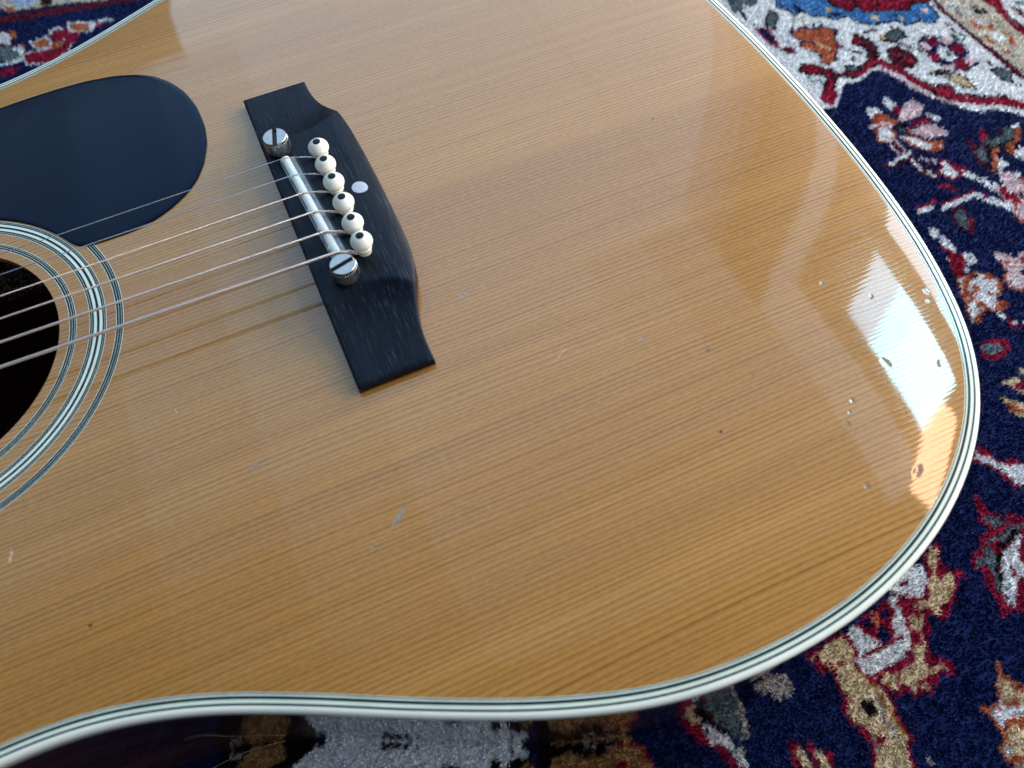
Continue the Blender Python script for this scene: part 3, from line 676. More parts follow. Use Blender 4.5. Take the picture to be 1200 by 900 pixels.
('W','',0.0,[326.9,-27.1,329.5,-31.2,330.1,-35.1,333.3,-33.5,332.6,-29.2,329.9,-24.9]),
('W','',0.0,[331.4,-35.1,332.8,-38.9,333.2,-42.3,333.6,-45.8,337.7,-43.9,337.3,-40.4,336.9,-36.8,335.5,-32.7]),
('R','',0.0,[327,-17.6,330.5,-20.2,328.2,-22.1,326,-20.6]),
('R','',0.0,[317.9,-25.5,322.8,-27,327.2,-26.6,324.2,-28.6,320.1,-27.8]),
('R','',0.0,[310.7,-28.4,314,-31.6,315.4,-35.4,317.6,-34.1,316.1,-29.9,312.6,-26.5]),
('P','',0.0,[320.4,-9.7,322.1,-11.8,319.7,-13.2,318.4,-12.1]),
('W','',0.0,[338.2,-37.9,340.1,-42.1,340.5,-44.7,335.7,-42.4]),
('R','',0.0,[336.7,-43.7,340,-44.5,341.4,-48.4,335.9,-46.2]),
('R','',0.0,[358.3,-3.4,361.7,-3.6,360.1,-9.7,353.9,-12,354,-9.4]),
('M','',0.0,[346,-5.4,349.4,-9.8,348.3,-14.5,343.7,-16.7,345.3,-11.3]),
('M','',0.0,[366.3,-9.1,372.6,-6.7,376.7,-7.8,376.5,-10.5,368.1,-12.7]),
('G','K',0.3,[354.4,-11.4,359.5,-12.1,368.1,-12.7,372.5,-7.6,376.5,-9.6,374.2,-13.9,369.4,-17.8,362.8,-17.2,355.8,-16.4,354.8,-14.2]),
('G','M',0.6,[345.2,-15.7,351.3,-14.3,350.1,-19,346.9,-25.2,344,-24.6,344.6,-18.9]),
('M','',0.0,[342.7,-17.9,342,-23.7,342.8,-30.9,342.7,-34.2,340.4,-28.8,340.5,-22.9]),
('K','',0.0,[353.8,-15.5,357.8,-16.5,355.1,-19.7,351.6,-21.4,345.9,-27.3,347.5,-22.9]),
('O','',0.0,[354.7,-17.7,359.2,-18.1,357.6,-21.7,353.5,-23.2,349.8,-29.2,344.2,-34.1,343.3,-31.1,348.9,-25.3]),
('O','K',0.3,[363.2,-20.1,368.1,-17.6,368.4,-21.8,361.8,-27.3,360.5,-24]),
('W','',0.0,[376.7,-7.8,382.6,-7.5,381.4,-11,376.4,-11.4]),
('O','',0.0,[377.5,-11,381.1,-11.4,376.3,-16.7,369.7,-21.5,372.8,-15.9]),
('W','',0.0,[357.1,-21.5,359.9,-25.5,361.8,-28.1,365.1,-32.3,368.5,-33.2,375,-25.9,370.6,-23.7,365.5,-24.7,361.8,-28.1]),
('W','',0.0,[352.9,-24.7,354.8,-28.2,354.6,-33.2,350.6,-33,346.7,-33.6]),
('P','',0.0,[345.2,-33.7,351.5,-35.9,353.8,-39.6,351.7,-45.2,353.4,-50.2,347.9,-56.4,339.4,-49.1,342.5,-40.8]),
('W','',0.0,[353.4,-37.7,356.8,-38.5,354.2,-43.1,351.8,-41.9]),
('O','',0.0,[354.2,-42.3,357.6,-43.1,353,-48.3,352.1,-45.4]),
('P','',0.0,[335.4,-40.4,354.1,-49.4,343.6,-61.3,336,-57.6,334.3,-50.4]),
('R','',0.0,[335.9,-45.4,337.2,-51.6,338.5,-59.4,343.1,-57.3,341.9,-49.4,340.6,-43]),
('R','',0.0,[331.4,-49.8,337.4,-51.5,333,-54.2]),
('K','',0.0,[345.8,-49.5,348.2,-51.5,344.2,-56,343.8,-53.4]),
('R','',0.0,[302.1,-40.7,310.6,-40.8,318.4,-41,324.4,-41.9,325.7,-39.5,319.6,-38.6,311.7,-38.4,303.1,-38.3]),
('W','',0.0,[301,-43.5,307,-43.9,312.9,-43.2,320.1,-43.9,325.9,-44.3,327.5,-41.1,321.8,-40.8,314.2,-40,308.3,-40.8,302.5,-40.3]),
('W','',0.0,[323.1,-43.2,323.9,-47.5,327.6,-51.3,330.8,-55.2,334.9,-61.9,338.4,-59.5,334.3,-52.7,330.9,-48.6,327.5,-45.1,326.9,-41.4]),
('R','',0.0,[327.2,-42.9,330,-45.1,327.1,-47,325.7,-45.5]),
('P','O',0.4,[338.4,-57.2,345.5,-59,336.7,-68.9,333.5,-66.6,333.6,-62.8]),
('W','',0.0,[287,-40.1,293.1,-39.8,297.7,-40.1,299,-37.2,294.2,-36.9,288.1,-37.2]),
('R','',0.0,[288.5,-37,295.8,-38,301.9,-36.4,302.2,-34.1,296.6,-35.6,289.7,-34.6]),
('G','M',0.8,[305.3,-46.8,310,-45.9,309.6,-51.2,308.3,-55.2,304.1,-59.4,302.7,-58,302.6,-53.3]),
('R','',0.0,[308.7,-53.9,311.1,-55,304.2,-63.3,303.2,-60.5]),
('W','',0.0,[291.8,-44.2,293.1,-44.4,291.9,-46,290.9,-45.5]),
('W','',0.0,[285.4,-49.7,290.1,-52.7,288.6,-55.8,283.9,-58.1]),
('W','',0.0,[286.4,-57.8,290.9,-56.5,289,-62.1,290.6,-67.3,287.7,-69.2,284.5,-62.1]),
('R','',0.0,[284.5,-62.1,287.4,-68.7,290.3,-73.8,283.9,-82.3,279.1,-83.6,277.2,-81.3,283.8,-67.7]),
('W','',0.0,[291.1,-71.3,295.3,-73.2,294.3,-78.6,289.1,-78.3,284.8,-82.7,282.8,-82.5,288.6,-76.6]),
('P','',0.0,[282.4,-66.3,283,-69.6,282.3,-74.3,280.8,-71.4]),
('P','',0.0,[305.8,-77.5,309.4,-80.7,312.2,-85,319,-83.8,322.2,-85.3,312.3,-96.5,309.1,-94.3,306.8,-89.6,304.1,-86.9,303.1,-82.1]),
('R','',0.0,[314.5,-86.8,319.9,-87.9,317.6,-90.4]),
('W','O',0.8,[277.8,-83.9,283.3,-85.2,288.3,-84.9,293.5,-88.7,294.9,-94.1,292.5,-98.2,287.2,-100.3,285.3,-103.9,289,-105.1,287.5,-107.5,281.3,-107.2,280.4,-104.2,274.6,-104.1,270,-108.8,267.5,-107.7,270.4,-101.4,273.3,-95.1]),
('O','',0.0,[281.9,-83.2,287,-84.3,285.8,-86.4,281.6,-86.4]),
('O','',0.0,[282,-84.6,282.5,-86.8,278.1,-90.7,278.7,-94.3,276.8,-98,272.6,-97.3,274.5,-93.6,277.5,-87.1]),
('O','',0.0,[282,-89.6,284.4,-91.7,282.6,-94.5,279.7,-94.5,280.2,-91.7]),
('O','',0.0,[286.2,-95.9,288.8,-97.8,285.3,-100.4]),
('O','',0.0,[276.4,-97.8,280.2,-101.6,279.5,-103.8,274.9,-102.3]),
('O','',0.0,[271.8,-104,273.1,-105.9,269.6,-109.3,267.9,-107.2]),
('O','',0.0,[284.4,-103.5,290.1,-105.2,286.9,-107.9,281.3,-107.2]),
('O','',0.0,[289.3,-88,294.6,-88.9,294,-91,288.9,-89.9]),
('O','',0.0,[294.5,-93.2,295,-96.1,291.7,-98.5,291.6,-95.8]),
('N','',0.0,[286.8,-100.1,291,-102.1,288.8,-104.6,286.3,-102.8]),
('N','',0.0,[287.5,-84.5,288.7,-85.1,285.9,-87.8,285.4,-86.2]),
('P','O',0.5,[305.3,-85.5,318.7,-91.8,306.9,-105,303.1,-102.6,298,-98.8,299.9,-93.1,303.3,-92]),
('N','',0.0,[308.4,-91.7,315.3,-95.7,312.3,-99,308.9,-96]),
('W','',0.0,[301.3,-95.1,305.1,-95.5,304.3,-98.5,300.5,-98.7]),
('W','',0.0,[281.2,-109.1,284.3,-109.2,283.2,-113.2,280.2,-113.9]),
('R','',0.0,[283,-113.1,286.1,-113.9,282.6,-117.9,281.5,-116.4]),
('W','',0.0,[285.3,-114.8,287,-118.1,283.4,-118.3]),
('W','',0.0,[287.8,-117.2,292.7,-117.6,289.2,-121.6]),
('R','',0.0,[280.9,-118.5,286.4,-120.8,287.4,-119.6,281.9,-117.3]),
('R','',0.0,[260.9,-120,265.4,-118.4,274,-121.8,273.8,-126.6,268.5,-130.7,260.3,-129.8,257.6,-125.6]),
('G','',0.0,[260.6,-120.7,265.1,-120.8,269.7,-124.1,269.9,-127.2,266,-127.2,261.6,-126.3,259.5,-124.1]),
('G','',0.0,[269.3,-124.5,270.6,-125.7,269.5,-127.6,268.3,-126.4]),
('T','',0.0,[257.1,-140,259.7,-140.9,263.8,-141.4,265.8,-143.5,268.8,-147.1,264.1,-152.3,258.9,-148.2,259.4,-144.5,256.5,-142]),
('R','',0.0,[260.9,-144.1,267.9,-145,264.3,-149,259.6,-146.8]),
('T','',0.0,[269,-137.7,272.3,-141.3,270.5,-143.3,266.4,-140.9]),
('T','',0.0,[249.9,-146.8,252.6,-149.8,255.8,-151.8,259.6,-157.4,255.8,-161.7,249.5,-157.7,249.1,-153.1]),
('O','',0.0,[250.4,-150.4,253.3,-153.4,256.6,-157.7,254.7,-159.3,250.3,-155.6]),
('W','R',1.1,[221.5,-164.5,222.9,-168.2,225.7,-170.4,226.8,-172.5,229.6,-176.6,234.7,-176.7,237.4,-183.5,231.9,-189.7,228.4,-185.9,225.8,-183.7,225.6,-178.7,224.3,-174.8,222.4,-171.6,218.7,-167.1]),
('R','',0.0,[228.8,-172.9,233.4,-173.6,234.7,-176.2,229,-176.6]),
('R','',0.0,[224,-178.5,226.9,-178.4,226.8,-182.5,224.3,-182.7]),
('R','',0.0,[224.3,-163.2,227.2,-164.5,226.7,-168.6,223.6,-168.8,222.8,-165.6]),
('R','',0.0,[206.9,-181.5,208.4,-182.8,206.8,-190,202.8,-188.1]),
('R','',0.0,[206.8,-181.5,208.4,-182.5,207.1,-186.9,207.9,-190,206.1,-191.2,202.9,-189.3,204,-185.5]),
('R','',0.0,[201.3,-188.8,203.7,-190.9,209.1,-190.8,210.5,-193,214.2,-193.6,219,-197.8,222.8,-199,207,-216.8,184.3,-206.6,188.1,-202.7,194,-200.6,196.5,-196.9,201.1,-197.1,202.5,-194.3,200.5,-190.9]),
('N','',0.0,[201,-194.1,202.3,-195.7,200.8,-196.9,197.9,-196.6]),
('N','',0.0,[210.7,-192.1,212.4,-193.8,210.6,-196.5,209.7,-195.1]),
('N','',0.0,[184.9,-205.9,183.6,-206.2,190.2,-200.8,194.2,-201.6,188.7,-202]),
('G','',0.0,[203.4,-191.2,207.4,-191.6,210.2,-195.8,210.2,-198.8,221.5,-200.4,219,-203.2,210.9,-201,205.9,-200.7,205.6,-202.9,200.4,-201.1,196.4,-202.6,196.5,-207.4,197.1,-210.9,194.4,-211.1,185.8,-207.2,188.3,-205.5,193.5,-206,194,-202.5,199.1,-200,203.7,-199.7,207.8,-199.1,204.5,-196.2]),
('R','',0.0,[203,-193.3,201,-197.3,203.5,-198.9,208,-199.4,208.8,-197.4,204.6,-196.9,203.4,-196.9,205.3,-193.8]),
('K','',0.0,[209.4,-200.3,213.7,-200.8,211.3,-203.6,206.1,-204.1,202.5,-205.8,200.1,-205,200.1,-202.9,205.6,-202.9]),
('K','',0.0,[196.8,-204.7,200,-207.5,197.6,-210.7,195,-209.7,196.3,-207.3]),
('W','',0.0,[199.4,-205.9,204.6,-205.8,209.9,-203.4,214,-202.9,207.7,-207.7,204.6,-210.6,205.1,-213.6,203.5,-215.4,195.7,-211.9,199.6,-208.3]),
('R','',0.0,[188.3,-201.8,211.1,-212.1,194.6,-230.6,190.7,-228.8,181.7,-227.6,183.4,-222.9,184.9,-219.2,185.2,-215.2,186.7,-210.5,184.1,-207.4]),
('N','',0.0,[182.9,-208.3,186.7,-210.5,187.5,-209,184.4,-207.1]),
('W','',0.0,[199.9,-207.1,205.9,-209.8,204.8,-214,208.1,-215.5,204.6,-219.4,197.8,-217.8,193.7,-223.1,190.4,-225.6,187.1,-224.8,186.9,-222.7,188.6,-220.8,190.6,-217.2,193.5,-213.9]),
('G','',0.0,[188.8,-204.9,195,-204.9,196.4,-206.9,193,-211.5,191.2,-216.6,188.8,-220.5,187.9,-219.2,189.7,-214.1,191.4,-209.8,186.7,-206.8]),
('R','',0.0,[189,-207.8,190.5,-208.4,188.2,-215.3,187.3,-213.9]),
('K','',0.0,[197.3,-205.9,199.9,-207.1,196.7,-210.8,193.1,-212,194.7,-214,191.4,-217.6,192.5,-221,189.9,-219.8,191.6,-214.9,191.8,-211.4]),
('R','',0.0,[198.7,-212.6,200.6,-212.8,199.3,-217,197.2,-216.8]),
('G','',0.0,[187.7,-221.8,188.9,-222.7,187.5,-224.3,186.5,-223.4]),
('R','',0.0,[168.1,-195.1,173.1,-192.6,177.3,-193.1,178.9,-194.3,175.8,-197.6,173.6,-200.4,175.6,-202.2,175.4,-204.4,178.8,-204.6,181.4,-207.6,180,-209.3,175.4,-210,172.9,-210.6,169.9,-214.2,165.4,-216.7,161.1,-219.5,158.1,-217.8,158,-215.5,153,-215.5,154,-219.8,150.8,-221.4,147.8,-220.9,143,-222.1,137.2,-219.6,149.1,-204,157.2,-205.8,160.7,-208.3,162.5,-206,161.2,-204.5,164.4,-203.6,166.4,-200.4]),
('N','',0.0,[177.9,-207,179.7,-207.3,177.4,-209.5,175.2,-209]),
('T','',0.0,[163.8,-204.7,168.4,-201.8,169.5,-205.5,174.4,-203.8,175.1,-205.7,173.5,-209.5,169.9,-212.4,167,-212.9,165,-214.7,162.1,-213.4,158.7,-216.5,157.7,-212.7,159.5,-209.5,162.3,-208.1]),
('T','',0.0,[171.6,-193.9,174.5,-194.7,172.8,-199.1,169.6,-200.9,167.9,-198.3]),
('T','',0.0,[149.2,-210.3,151.1,-211.1,150.5,-214.4,151.2,-216,148.6,-220,149.2,-223.2,146.3,-224,143.1,-222.6,146.5,-220.7,147.2,-214.2]),
('T','',0.0,[152.7,-206.5,153.7,-209.6,157.9,-209.3,157.6,-211.8,154.4,-212.6,150.5,-210]),
('R','',0.0,[175.6,-192.7,179.2,-192,179.2,-194.4,176.6,-194.6]),
('T','',0.0,[171.5,-193.3,175.6,-192.7,176.6,-195.6,173.9,-196.7,171.6,-199.9,167.8,-198.7]),
('R','',0.0,[168.5,-195.2,171.3,-194.9,170.9,-197.3,168.9,-197.3]),
('W','',0.0,[145.5,-199.7,155.8,-195.2,166.6,-196.3,166.4,-199.5,162.8,-202.5,164.1,-204,160.9,-204.8,159.7,-207,154.8,-207,153.2,-204.5,152.9,-203]),
('R','',0.0,[118.9,-207.4,150.4,-201.7,154,-205.6,152.9,-209.5,148.6,-213.8,148.4,-219.7,143.5,-225.9,119.1,-215.1,119,-210]),
('W','',0.0,[144.5,-203.1,149.9,-202.4,146.5,-210.2,146.2,-212.7,144.2,-215.7,144.6,-218.9,141.9,-222.3,137.4,-224.5,131.3,-223,122.1,-218.9,121.5,-215.8,121.4,-211.9,120.5,-207.3,127.6,-206.1,127.4,-210.3,129.4,-214.2,132.4,-217.2,133.2,-219.3,137.3,-219,141,-210.3,144.3,-209.2]),
('W','',0.0,[148.9,-202.4,153.2,-200.7,161.9,-197.3,166.8,-199.4,161,-205.5,155.7,-205.9,153.3,-205.7,150.4,-204.4]),
('R','',0.0,[152.6,-200.9,156.4,-199.8,156.6,-201.8,154.2,-202]),
('R','',0.0,[126.1,-206.8,143.2,-203.4,144.1,-209.1,140.8,-210.3,137.3,-219,133.1,-219.5,132.3,-216.8,129.4,-214.2,127.4,-210.3]),
('N','',0.0,[127.9,-206.3,132.7,-205.8,132.9,-209.4,129.1,-210]),
('N','',0.0,[138.8,-205.4,142.3,-205.9,141.4,-208.8,137.5,-209]),
('N','',0.0,[132.9,-211.1,136.7,-211.5,137.3,-215.2,134.2,-217.4,131.4,-216]),
('O','',0.0,[133.6,-205.8,137.2,-204.9,137.1,-208.6,134.4,-210.7,133.4,-208.7]),
('R','',0.0,[148.3,-203.9,153.3,-205.7,152.3,-208.4,149.8,-209,148.4,-212.8,146.4,-212.8,148.1,-210,146.4,-207.1]),
('T','',0.0,[147.5,-213.3,150.7,-211.6,153.1,-214.9,149.3,-219.7,146.2,-216.2]),
('R','',0.0,[152.2,-209.7,154.1,-210.5,152.9,-213.9,151.1,-214.9,151,-211.3]),
('R','',0.0,[145.3,-213.6,147.2,-214.9,145.6,-217.6,146.7,-220.6,144.1,-223.3,142.1,-221.5,144.4,-219.2,143.6,-215.8]),
('T','R',1.5,[101.7,-208.9,119,-207.9,119.5,-213.3,116.9,-217.9,117.5,-221.9,118.4,-226.6,121,-230.8,120.7,-236.8,119.5,-242.1,120,-248.7,116,-252.1,114.6,-259.3,101.3,-253.5,107,-245.9,107,-240.1,104.7,-236.8,104.2,-230.6,107.9,-229.3,107.4,-224.2,107.7,-220.7,108.3,-217.8,107.7,-215.7,104.7,-211.8]),
('W','R',1.3,[119,-216.9,126.8,-219.1,136.6,-217.7,143.9,-219.7,140.4,-223.3,134.1,-224.9,126.9,-224.8,121.9,-225.7,118.6,-222.4,117.8,-219.6]),
('K','',0.0,[109.9,-231.4,114.7,-231.7,114.8,-237.7,111.2,-237.3,109.7,-233.7]),
('Gl','',0.0,[117.3,-230.7,115.2,-238.3,115.3,-244.8,115.4,-248.3,117.1,-248.2,117,-244.7,117,-238.3,119,-230.9]),
('Y','',0.0,[118.6,-228.3,118.5,-233.2,118.4,-240.8,117.8,-248.1,119.1,-248,119.8,-240.8,120,-233.1,120,-228.2]),
('R','',0.0,[108,-244,110.5,-244,112.5,-245.4,109.7,-247.3,107.3,-246.3]),
('R','',0.0,[103.8,-239.9,107.3,-238.8,106.7,-242.9,104.3,-243.8]),
('R','',0.0,[110.6,-215.1,112.8,-215.8,111.6,-217.7,110.3,-217.1]),
('R','',0.0,[102.5,-212.4,108,-214.3,106.7,-217.3,103,-216.4]),
('R','',0.0,[105.2,-209.5,106.4,-210.4,105.1,-211.7,104,-211.2]),
('R','',0.0,[105.4,-226.1,108.3,-228.9,105.7,-229.5,103.8,-228.7]),
('T','R',1.0,[123.9,-226,130.5,-227.7,135.2,-227.2,145.6,-228.8,138,-238.4,131.3,-236,131.4,-233,125.6,-234.1,124.3,-231.1,123.2,-228.8]),
('R','',0.0,[128.8,-235.5,132.1,-232.1,131.5,-236.7]),
('R','',0.0,[124.1,-230.4,125.2,-230.9,123.8,-232.7]),
('R','',0.0,[76.6,-232.3,80.6,-234,78.8,-242.5,74.2,-240.5]),
('T','',0.0,[78,-234.8,80.8,-236.6,80.1,-243.1,76.8,-241.6]),
('R','',0.0,[83.6,-234.5,85.6,-235.6,84,-244.8,80.9,-243.4]),
('T','',0.0,[83.7,-237.4,86.2,-239.6,86.6,-245.9,84,-244.8]),
('R','',0.0,[87.7,-239.4,90,-241,88.6,-246.8,86.6,-245.9]),
('Gl','',0.0,[88.6,-211.6,89.9,-212.8,90,-215.3,88.1,-218.1,85.2,-217.8]),
('T','R',1.5,[132,-228.5,137.3,-228.5,140.2,-227.5,140.7,-224.1,143.5,-222.4,147.6,-222.4,146.5,-225.5,142.8,-228.6,143.7,-232.5,149.1,-232.6,148.8,-234.8,141.4,-233.8,135.3,-234.6,132.5,-237.3,132.3,-235,129,-232.4]),
('R','',0.0,[138.8,-234.4,144.5,-234.9,142.5,-238.3,138.7,-237.2]),
('R','',0.0,[149.7,-231.1,151.9,-232.6,151.1,-239,148.1,-236.5]),
('R','',0.0,[143.3,-228.8,149.5,-230.4,148.1,-232.1,142.7,-232.1]),
('O','',0.0,[168,-239.8,168.9,-240.8,167.7,-244.9,170.1,-249.4,173,-254.7,155.3,-274.5,147.7,-271.2,146.4,-265.9,151.4,-263.8,152.2,-259.9,152,-255.4,150.9,-250.3,154.7,-252.2,158.6,-252.8,161.2,-247.8,165.7,-244]),
('T','',0.0,[164.2,-246.2,166.9,-247.4,168.4,-252.1,171.5,-256.3,169,-259.1,161,-252.7,161.3,-251.2]),
('O','',0.0,[161.6,-253.6,166.1,-253.9,164.3,-256.4,160.7,-256.2]),
('W','',0.0,[153.4,-254.9,159.3,-253.1,159.7,-255.8,169.7,-258.3,166.6,-261.8,159.8,-258.8,153.3,-260.1]),
('O','',0.0,[153,-261.9,158.1,-261.5,164,-260.8,164,-259.5,158,-260.2,152.9,-260.6]),
('T','',0.0,[153.3,-262.5,157.5,-262.2,165.2,-263.4,157.3,-272.2,152.4,-269.6,148.4,-268.8,149,-265.9,152.9,-265.6]),
('W','',0.0,[149.4,-266.1,152.4,-265.8,151.3,-268.5,149.1,-268.1]),
('O','',0.0,[151.9,-269.3,153.8,-270.2,152.2,-272.1,150.8,-271.4]),
('Gl','',0.0,[121.8,-257.7,123.3,-258.6,121.9,-260.9,120.4,-260.2]),
('R','',0.0,[157,-252.7,158.9,-255.2,157.6,-256,156.5,-254.1]),
('Gl','',0.0,[149.8,-272.6,155.7,-274.1,153.3,-276.7,148.1,-274.4]),
('O','',0.0,[153.8,-246.5,154.3,-247,153.1,-248.1]),
('Gl','N',0.0,[75.7,-209.1,82.7,-208,87,-209.5,89.8,-211.6,89.4,-217,82.5,-217.9,79.8,-214.1,76.2,-211.6]),
('G','',0.0,[50.7,-206.3,59.7,-204.8,68.9,-208.4,66.4,-219,64.1,-225,58.8,-223.1,58,-216.2,53.6,-213.4]),
('K','',0.0,[50.6,-207.2,54.9,-206.8,55.2,-214.1,58.9,-219.7,57.8,-221.4,54.3,-219,53.2,-214.1,50,-210.9]),
('Gl','',0.0,[66,-208.1,66.2,-214,64.8,-219.4,62.8,-225,64.7,-225.5,66.7,-219.8,68.2,-214.1,68.1,-208]),
('M','',0.0,[55.5,-210.2,56.9,-211.3,55.2,-213.2,54.4,-212]),
('R','',0.0,[44.2,-206.1,52.7,-205.4,51.2,-207.9,45.8,-207.7]),
('R','',0.0,[41.7,-208.2,45,-209.1,49.9,-213.5,49.6,-221.3,46.9,-220.5,43.9,-212.7]),
('T','',0.0,[45.4,-207.5,49.8,-207.7,50.8,-212.1,47.3,-212.1]),
('W','',0.0,[50.5,-214.3,53.2,-214.1,53.9,-217.9,57.8,-221.4,58.1,-225.8,59.6,-229.9,59.4,-234.9,57.1,-233.8,55.3,-225.5,53,-221.9,49.7,-220.8]),
('R','',0.0,[50.4,-221.6,54,-222.7,54.9,-227.8,57.9,-234.2,53.2,-232.1,51.9,-227.8]),
('Gl','',0.0,[58.9,-225.3,61.3,-227.2,60.2,-229.7,58,-228.4]),
('Tb','R',0.6,[-12.6,-206.2,-7.3,-201,-1.5,-200.9,5.1,-205.1,13.1,-206.7,20.3,-207,24.4,-210.4,26,-218.1,24.4,-222.5]),
('K','',0.0,[-10.6,-194,-0.4,-198.5,13.4,-203.3,12,-208.2,4.7,-205.9,-1.5,-200.9,-8.1,-201,-12.6,-206.2,-16.2,-204.7]),
('Gl','',0.0,[4.2,-201,10,-202.7,10,-204.1,4.7,-203]),
('R','',0.0,[6.2,-214.5,17.1,-211.7,18.4,-216.1,22,-217.6,20.3,-220.7]),
('Tb','',0.0,[-6.8,-196.7,1.2,-189,21.9,-195.4,22.8,-207.7,13.3,-203.3,-0.4,-198.6]),
('Wlit','',0.0,[-105.9,-165.9,-96.9,-161.2,-90.6,-159.8,-83.5,-159.2,-70.4,-162.1,-26.8,-181.3,-14.2,-192.4,-19.3,-203.8]),
('K','',0.0,[-131.1,-155.8,-124.1,-146,-111.9,-143.9,-94.6,-153.4,-84.3,-161.9,-90.7,-160.2,-97.1,-162.1,-105,-162.7,-107,-166.4]),
('Tb','',0.0,[-121.3,-154.8,-114,-150.5,-103,-151.6,-101.6,-159.1,-109,-159.6,-115.4,-158.2]),
('K','',0.0,[-67,-168.3,-60.7,-171.9,-51.9,-176.6,-63.9,-172.4,-67.2,-170.6]),
('Gl','',0.0,[-122.8,-148.9,-117.4,-150.4,-118.3,-152.3,-122.2,-150.6]),
('K','',0.0,[-47,-186.3,-41.9,-188.5,-42.8,-190.8,-47.9,-188.6]),
('K','',0.0,[-29,-191.8,-26.1,-193.4,-27.7,-197.1,-30.7,-195.8]),
('K','',0.0,[-22.4,-190.5,-18.3,-192.6,-20.7,-193.3]),
('K','',0.0,[-25.2,-196,-18.6,-195.7,-14.3,-198.2,-16,-203.5,-26.4,-199]),
('Tb','',0.0,[-19.1,-198.4,-14.9,-200.2,-16.3,-203.4,-20.5,-201.6]),
('K','',0.0,[-16.8,-191.8,-12,-193.9,-13.2,-194.9,-17.1,-193.1]),
('C','',0.0,[-172.4,392.7,-164,389.4,-158.1,382.4,-137.9,378,-111.5,370.4,-90.5,362.7,-87,385.3,-169.7,428]),
('M','',0.0,[-173.2,382.3,-164.8,380,-76.4,360.5,-70,352.2,-165.5,371.3,-173.9,373.1]),
('Wb','',0.0,[-157.2,405,-137.2,394.7,-138.1,386.1,-145.1,382.7,-154.4,387.5]),
('O','',0.0,[-162,387.4,-155.4,388,-154,380.3,-159.2,382]),
('O','',0.0,[-140.2,382.2,-131.8,383.9,-128,378.9,-132.7,376.3]),
('K','',0.0,[-136.8,388.4,-128.5,384.2,-128.1,378,-135.8,377.9]),
('W','R',0.3,[-170.5,361.9,-162.3,359.6,-159.8,351.8,-161.5,344.4,-171.3,352.1]),
('O','',0.0,[-159.9,360.3,-155.9,357.3,-157.4,349.7,-159.8,351.8]),
('G','K',0.4,[-171.6,348.6,-159.7,341.7,-152.8,331.9,-155.7,323.5,-163.3,324.7,-172.9,333]),
('W','',0.0,[-159.4,338.8,-154.6,340.9,-151.7,333.1,-154.7,328.3]),
('O','',0.0,[-154.7,341.9,-150.9,338.1,-152.7,333.6]),
('R','W',0.5,[-154.2,328.9,-134.1,326.9,-128.2,327.6,-125.1,331.5,-122.5,327.4,-125.7,318.2,-136.9,311.4,-151.7,317.1]),
('O','W',1.2,[-146.8,339.7,-136.9,338.8,-135,328.3,-144.5,332.2]),
('O','',0.0,[-134.3,334.3,-129.1,333.5,-128.5,325,-134.2,326.1]),
('R','',0.0,[-133.6,345.1,-123.6,343.8,-113.9,336,-119.5,325.9,-130.1,334,-134.8,339.2]),
('W','',0.0,[-137.4,337.8,-131.8,346.6,-125.5,344.5,-125.3,347.5,-132.4,349.5,-138.5,340.1]),
('O','W',1.4,[-120.8,348.9,-108.6,343.7,-108.3,334.1,-115.9,337,-120.7,341.3]),
('R','',0.0,[-104.9,342.8,-98.2,340.3,-101.3,334.3,-105.3,336.4]),
('W','',0.0,[-171.4,324.6,-161.3,322.2,-154.4,323.3,-154.7,326.1,-161.4,325.1,-171.4,327.5]),
('R','',0.0,[-167.8,319.9,-155.7,318.2,-163.6,310.8,-172.4,313.6]),
('W','',0.0,[-108.7,342.8,-103.4,342,-105.7,333.7]),
('W','',0.0,[-102.4,340.2,-96.1,339.9,-92.3,337,-91.8,339.3,-95.8,342.3,-102.4,342.8])]

# ---------------------------------------------------------------- rug: hand-knotted pile, one colour for each knot
PAL = dict(N=(0.0078, 0.0175, 0.092), R=(0.30, 0.013, 0.050), W=(0.73, 0.75, 0.79), Wc=(0.58, 0.60, 0.55), Wlit=(0.85, 0.89, 0.95), Wb=(0.42, 0.52, 0.72), P=(0.68, 0.55, 0.60), O=(0.47, 0.145, 0.075), T=(0.66, 0.54, 0.37), Tb=(0.38, 0.22, 0.09),  # near strip's white is lightened in the colour to offset the guitar's shade
           G=(0.14, 0.19, 0.22), Gl=(0.42, 0.38, 0.38), K=(0.012, 0.008, 0.009), B=(0.09, 0.26, 0.52), M=(0.110, 0.012, 0.030), C=(0.58, 0.54, 0.48), Y=(0.42, 0.24, 0.08))
KEYS = list(PAL); KI = {k: i for i, k in enumerate(KEYS)}; PALA = np.array([PAL[k] for k in KEYS])
def paint(x, y):
    idx = np.full(len(x), -1, int)
    for c, oc, ow, flat in RUG:
        ow = max(ow, 1.35) if oc and ow > 0 else ow
        P = np.array(flat).reshape(-1, 2); lo = P.min(0) - ow; hi = P.max(0) + ow
        sel = np.nonzero((x > lo[0]) & (x < hi[0]) & (y > lo[1]) & (y < hi[1]))[0]
        if not len(sel): continue
        X, Y = x[sel], y[sel]; ins = np.zeros(len(sel), bool); dist = np.full(len(sel), 1e9)
        for i in range(len(P)):
            ax, ay = P[i - 1]; bx, by = P[i]
            cr = ((ay > Y) != (by > Y))
            if by != ay: ins ^= cr & (X < (bx - ax) * (Y - ay) / (by - ay) + ax)
            if oc:
                l2 = (bx - ax) ** 2 + (by - ay) ** 2 + 1e-9; t = np.clip(((X - ax) * (bx - ax) + (Y - ay) * (by - ay)) / l2, 0, 1)
                dist = np.minimum(dist, np.hypot(X - ax - t * (bx - ax), Y - ay - t * (by - ay)))
        if oc and ow > 0: idx[sel[(~ins) & (dist < ow)]] = KI[oc]
        idx[sel[ins]] = KI[c]
    return idx
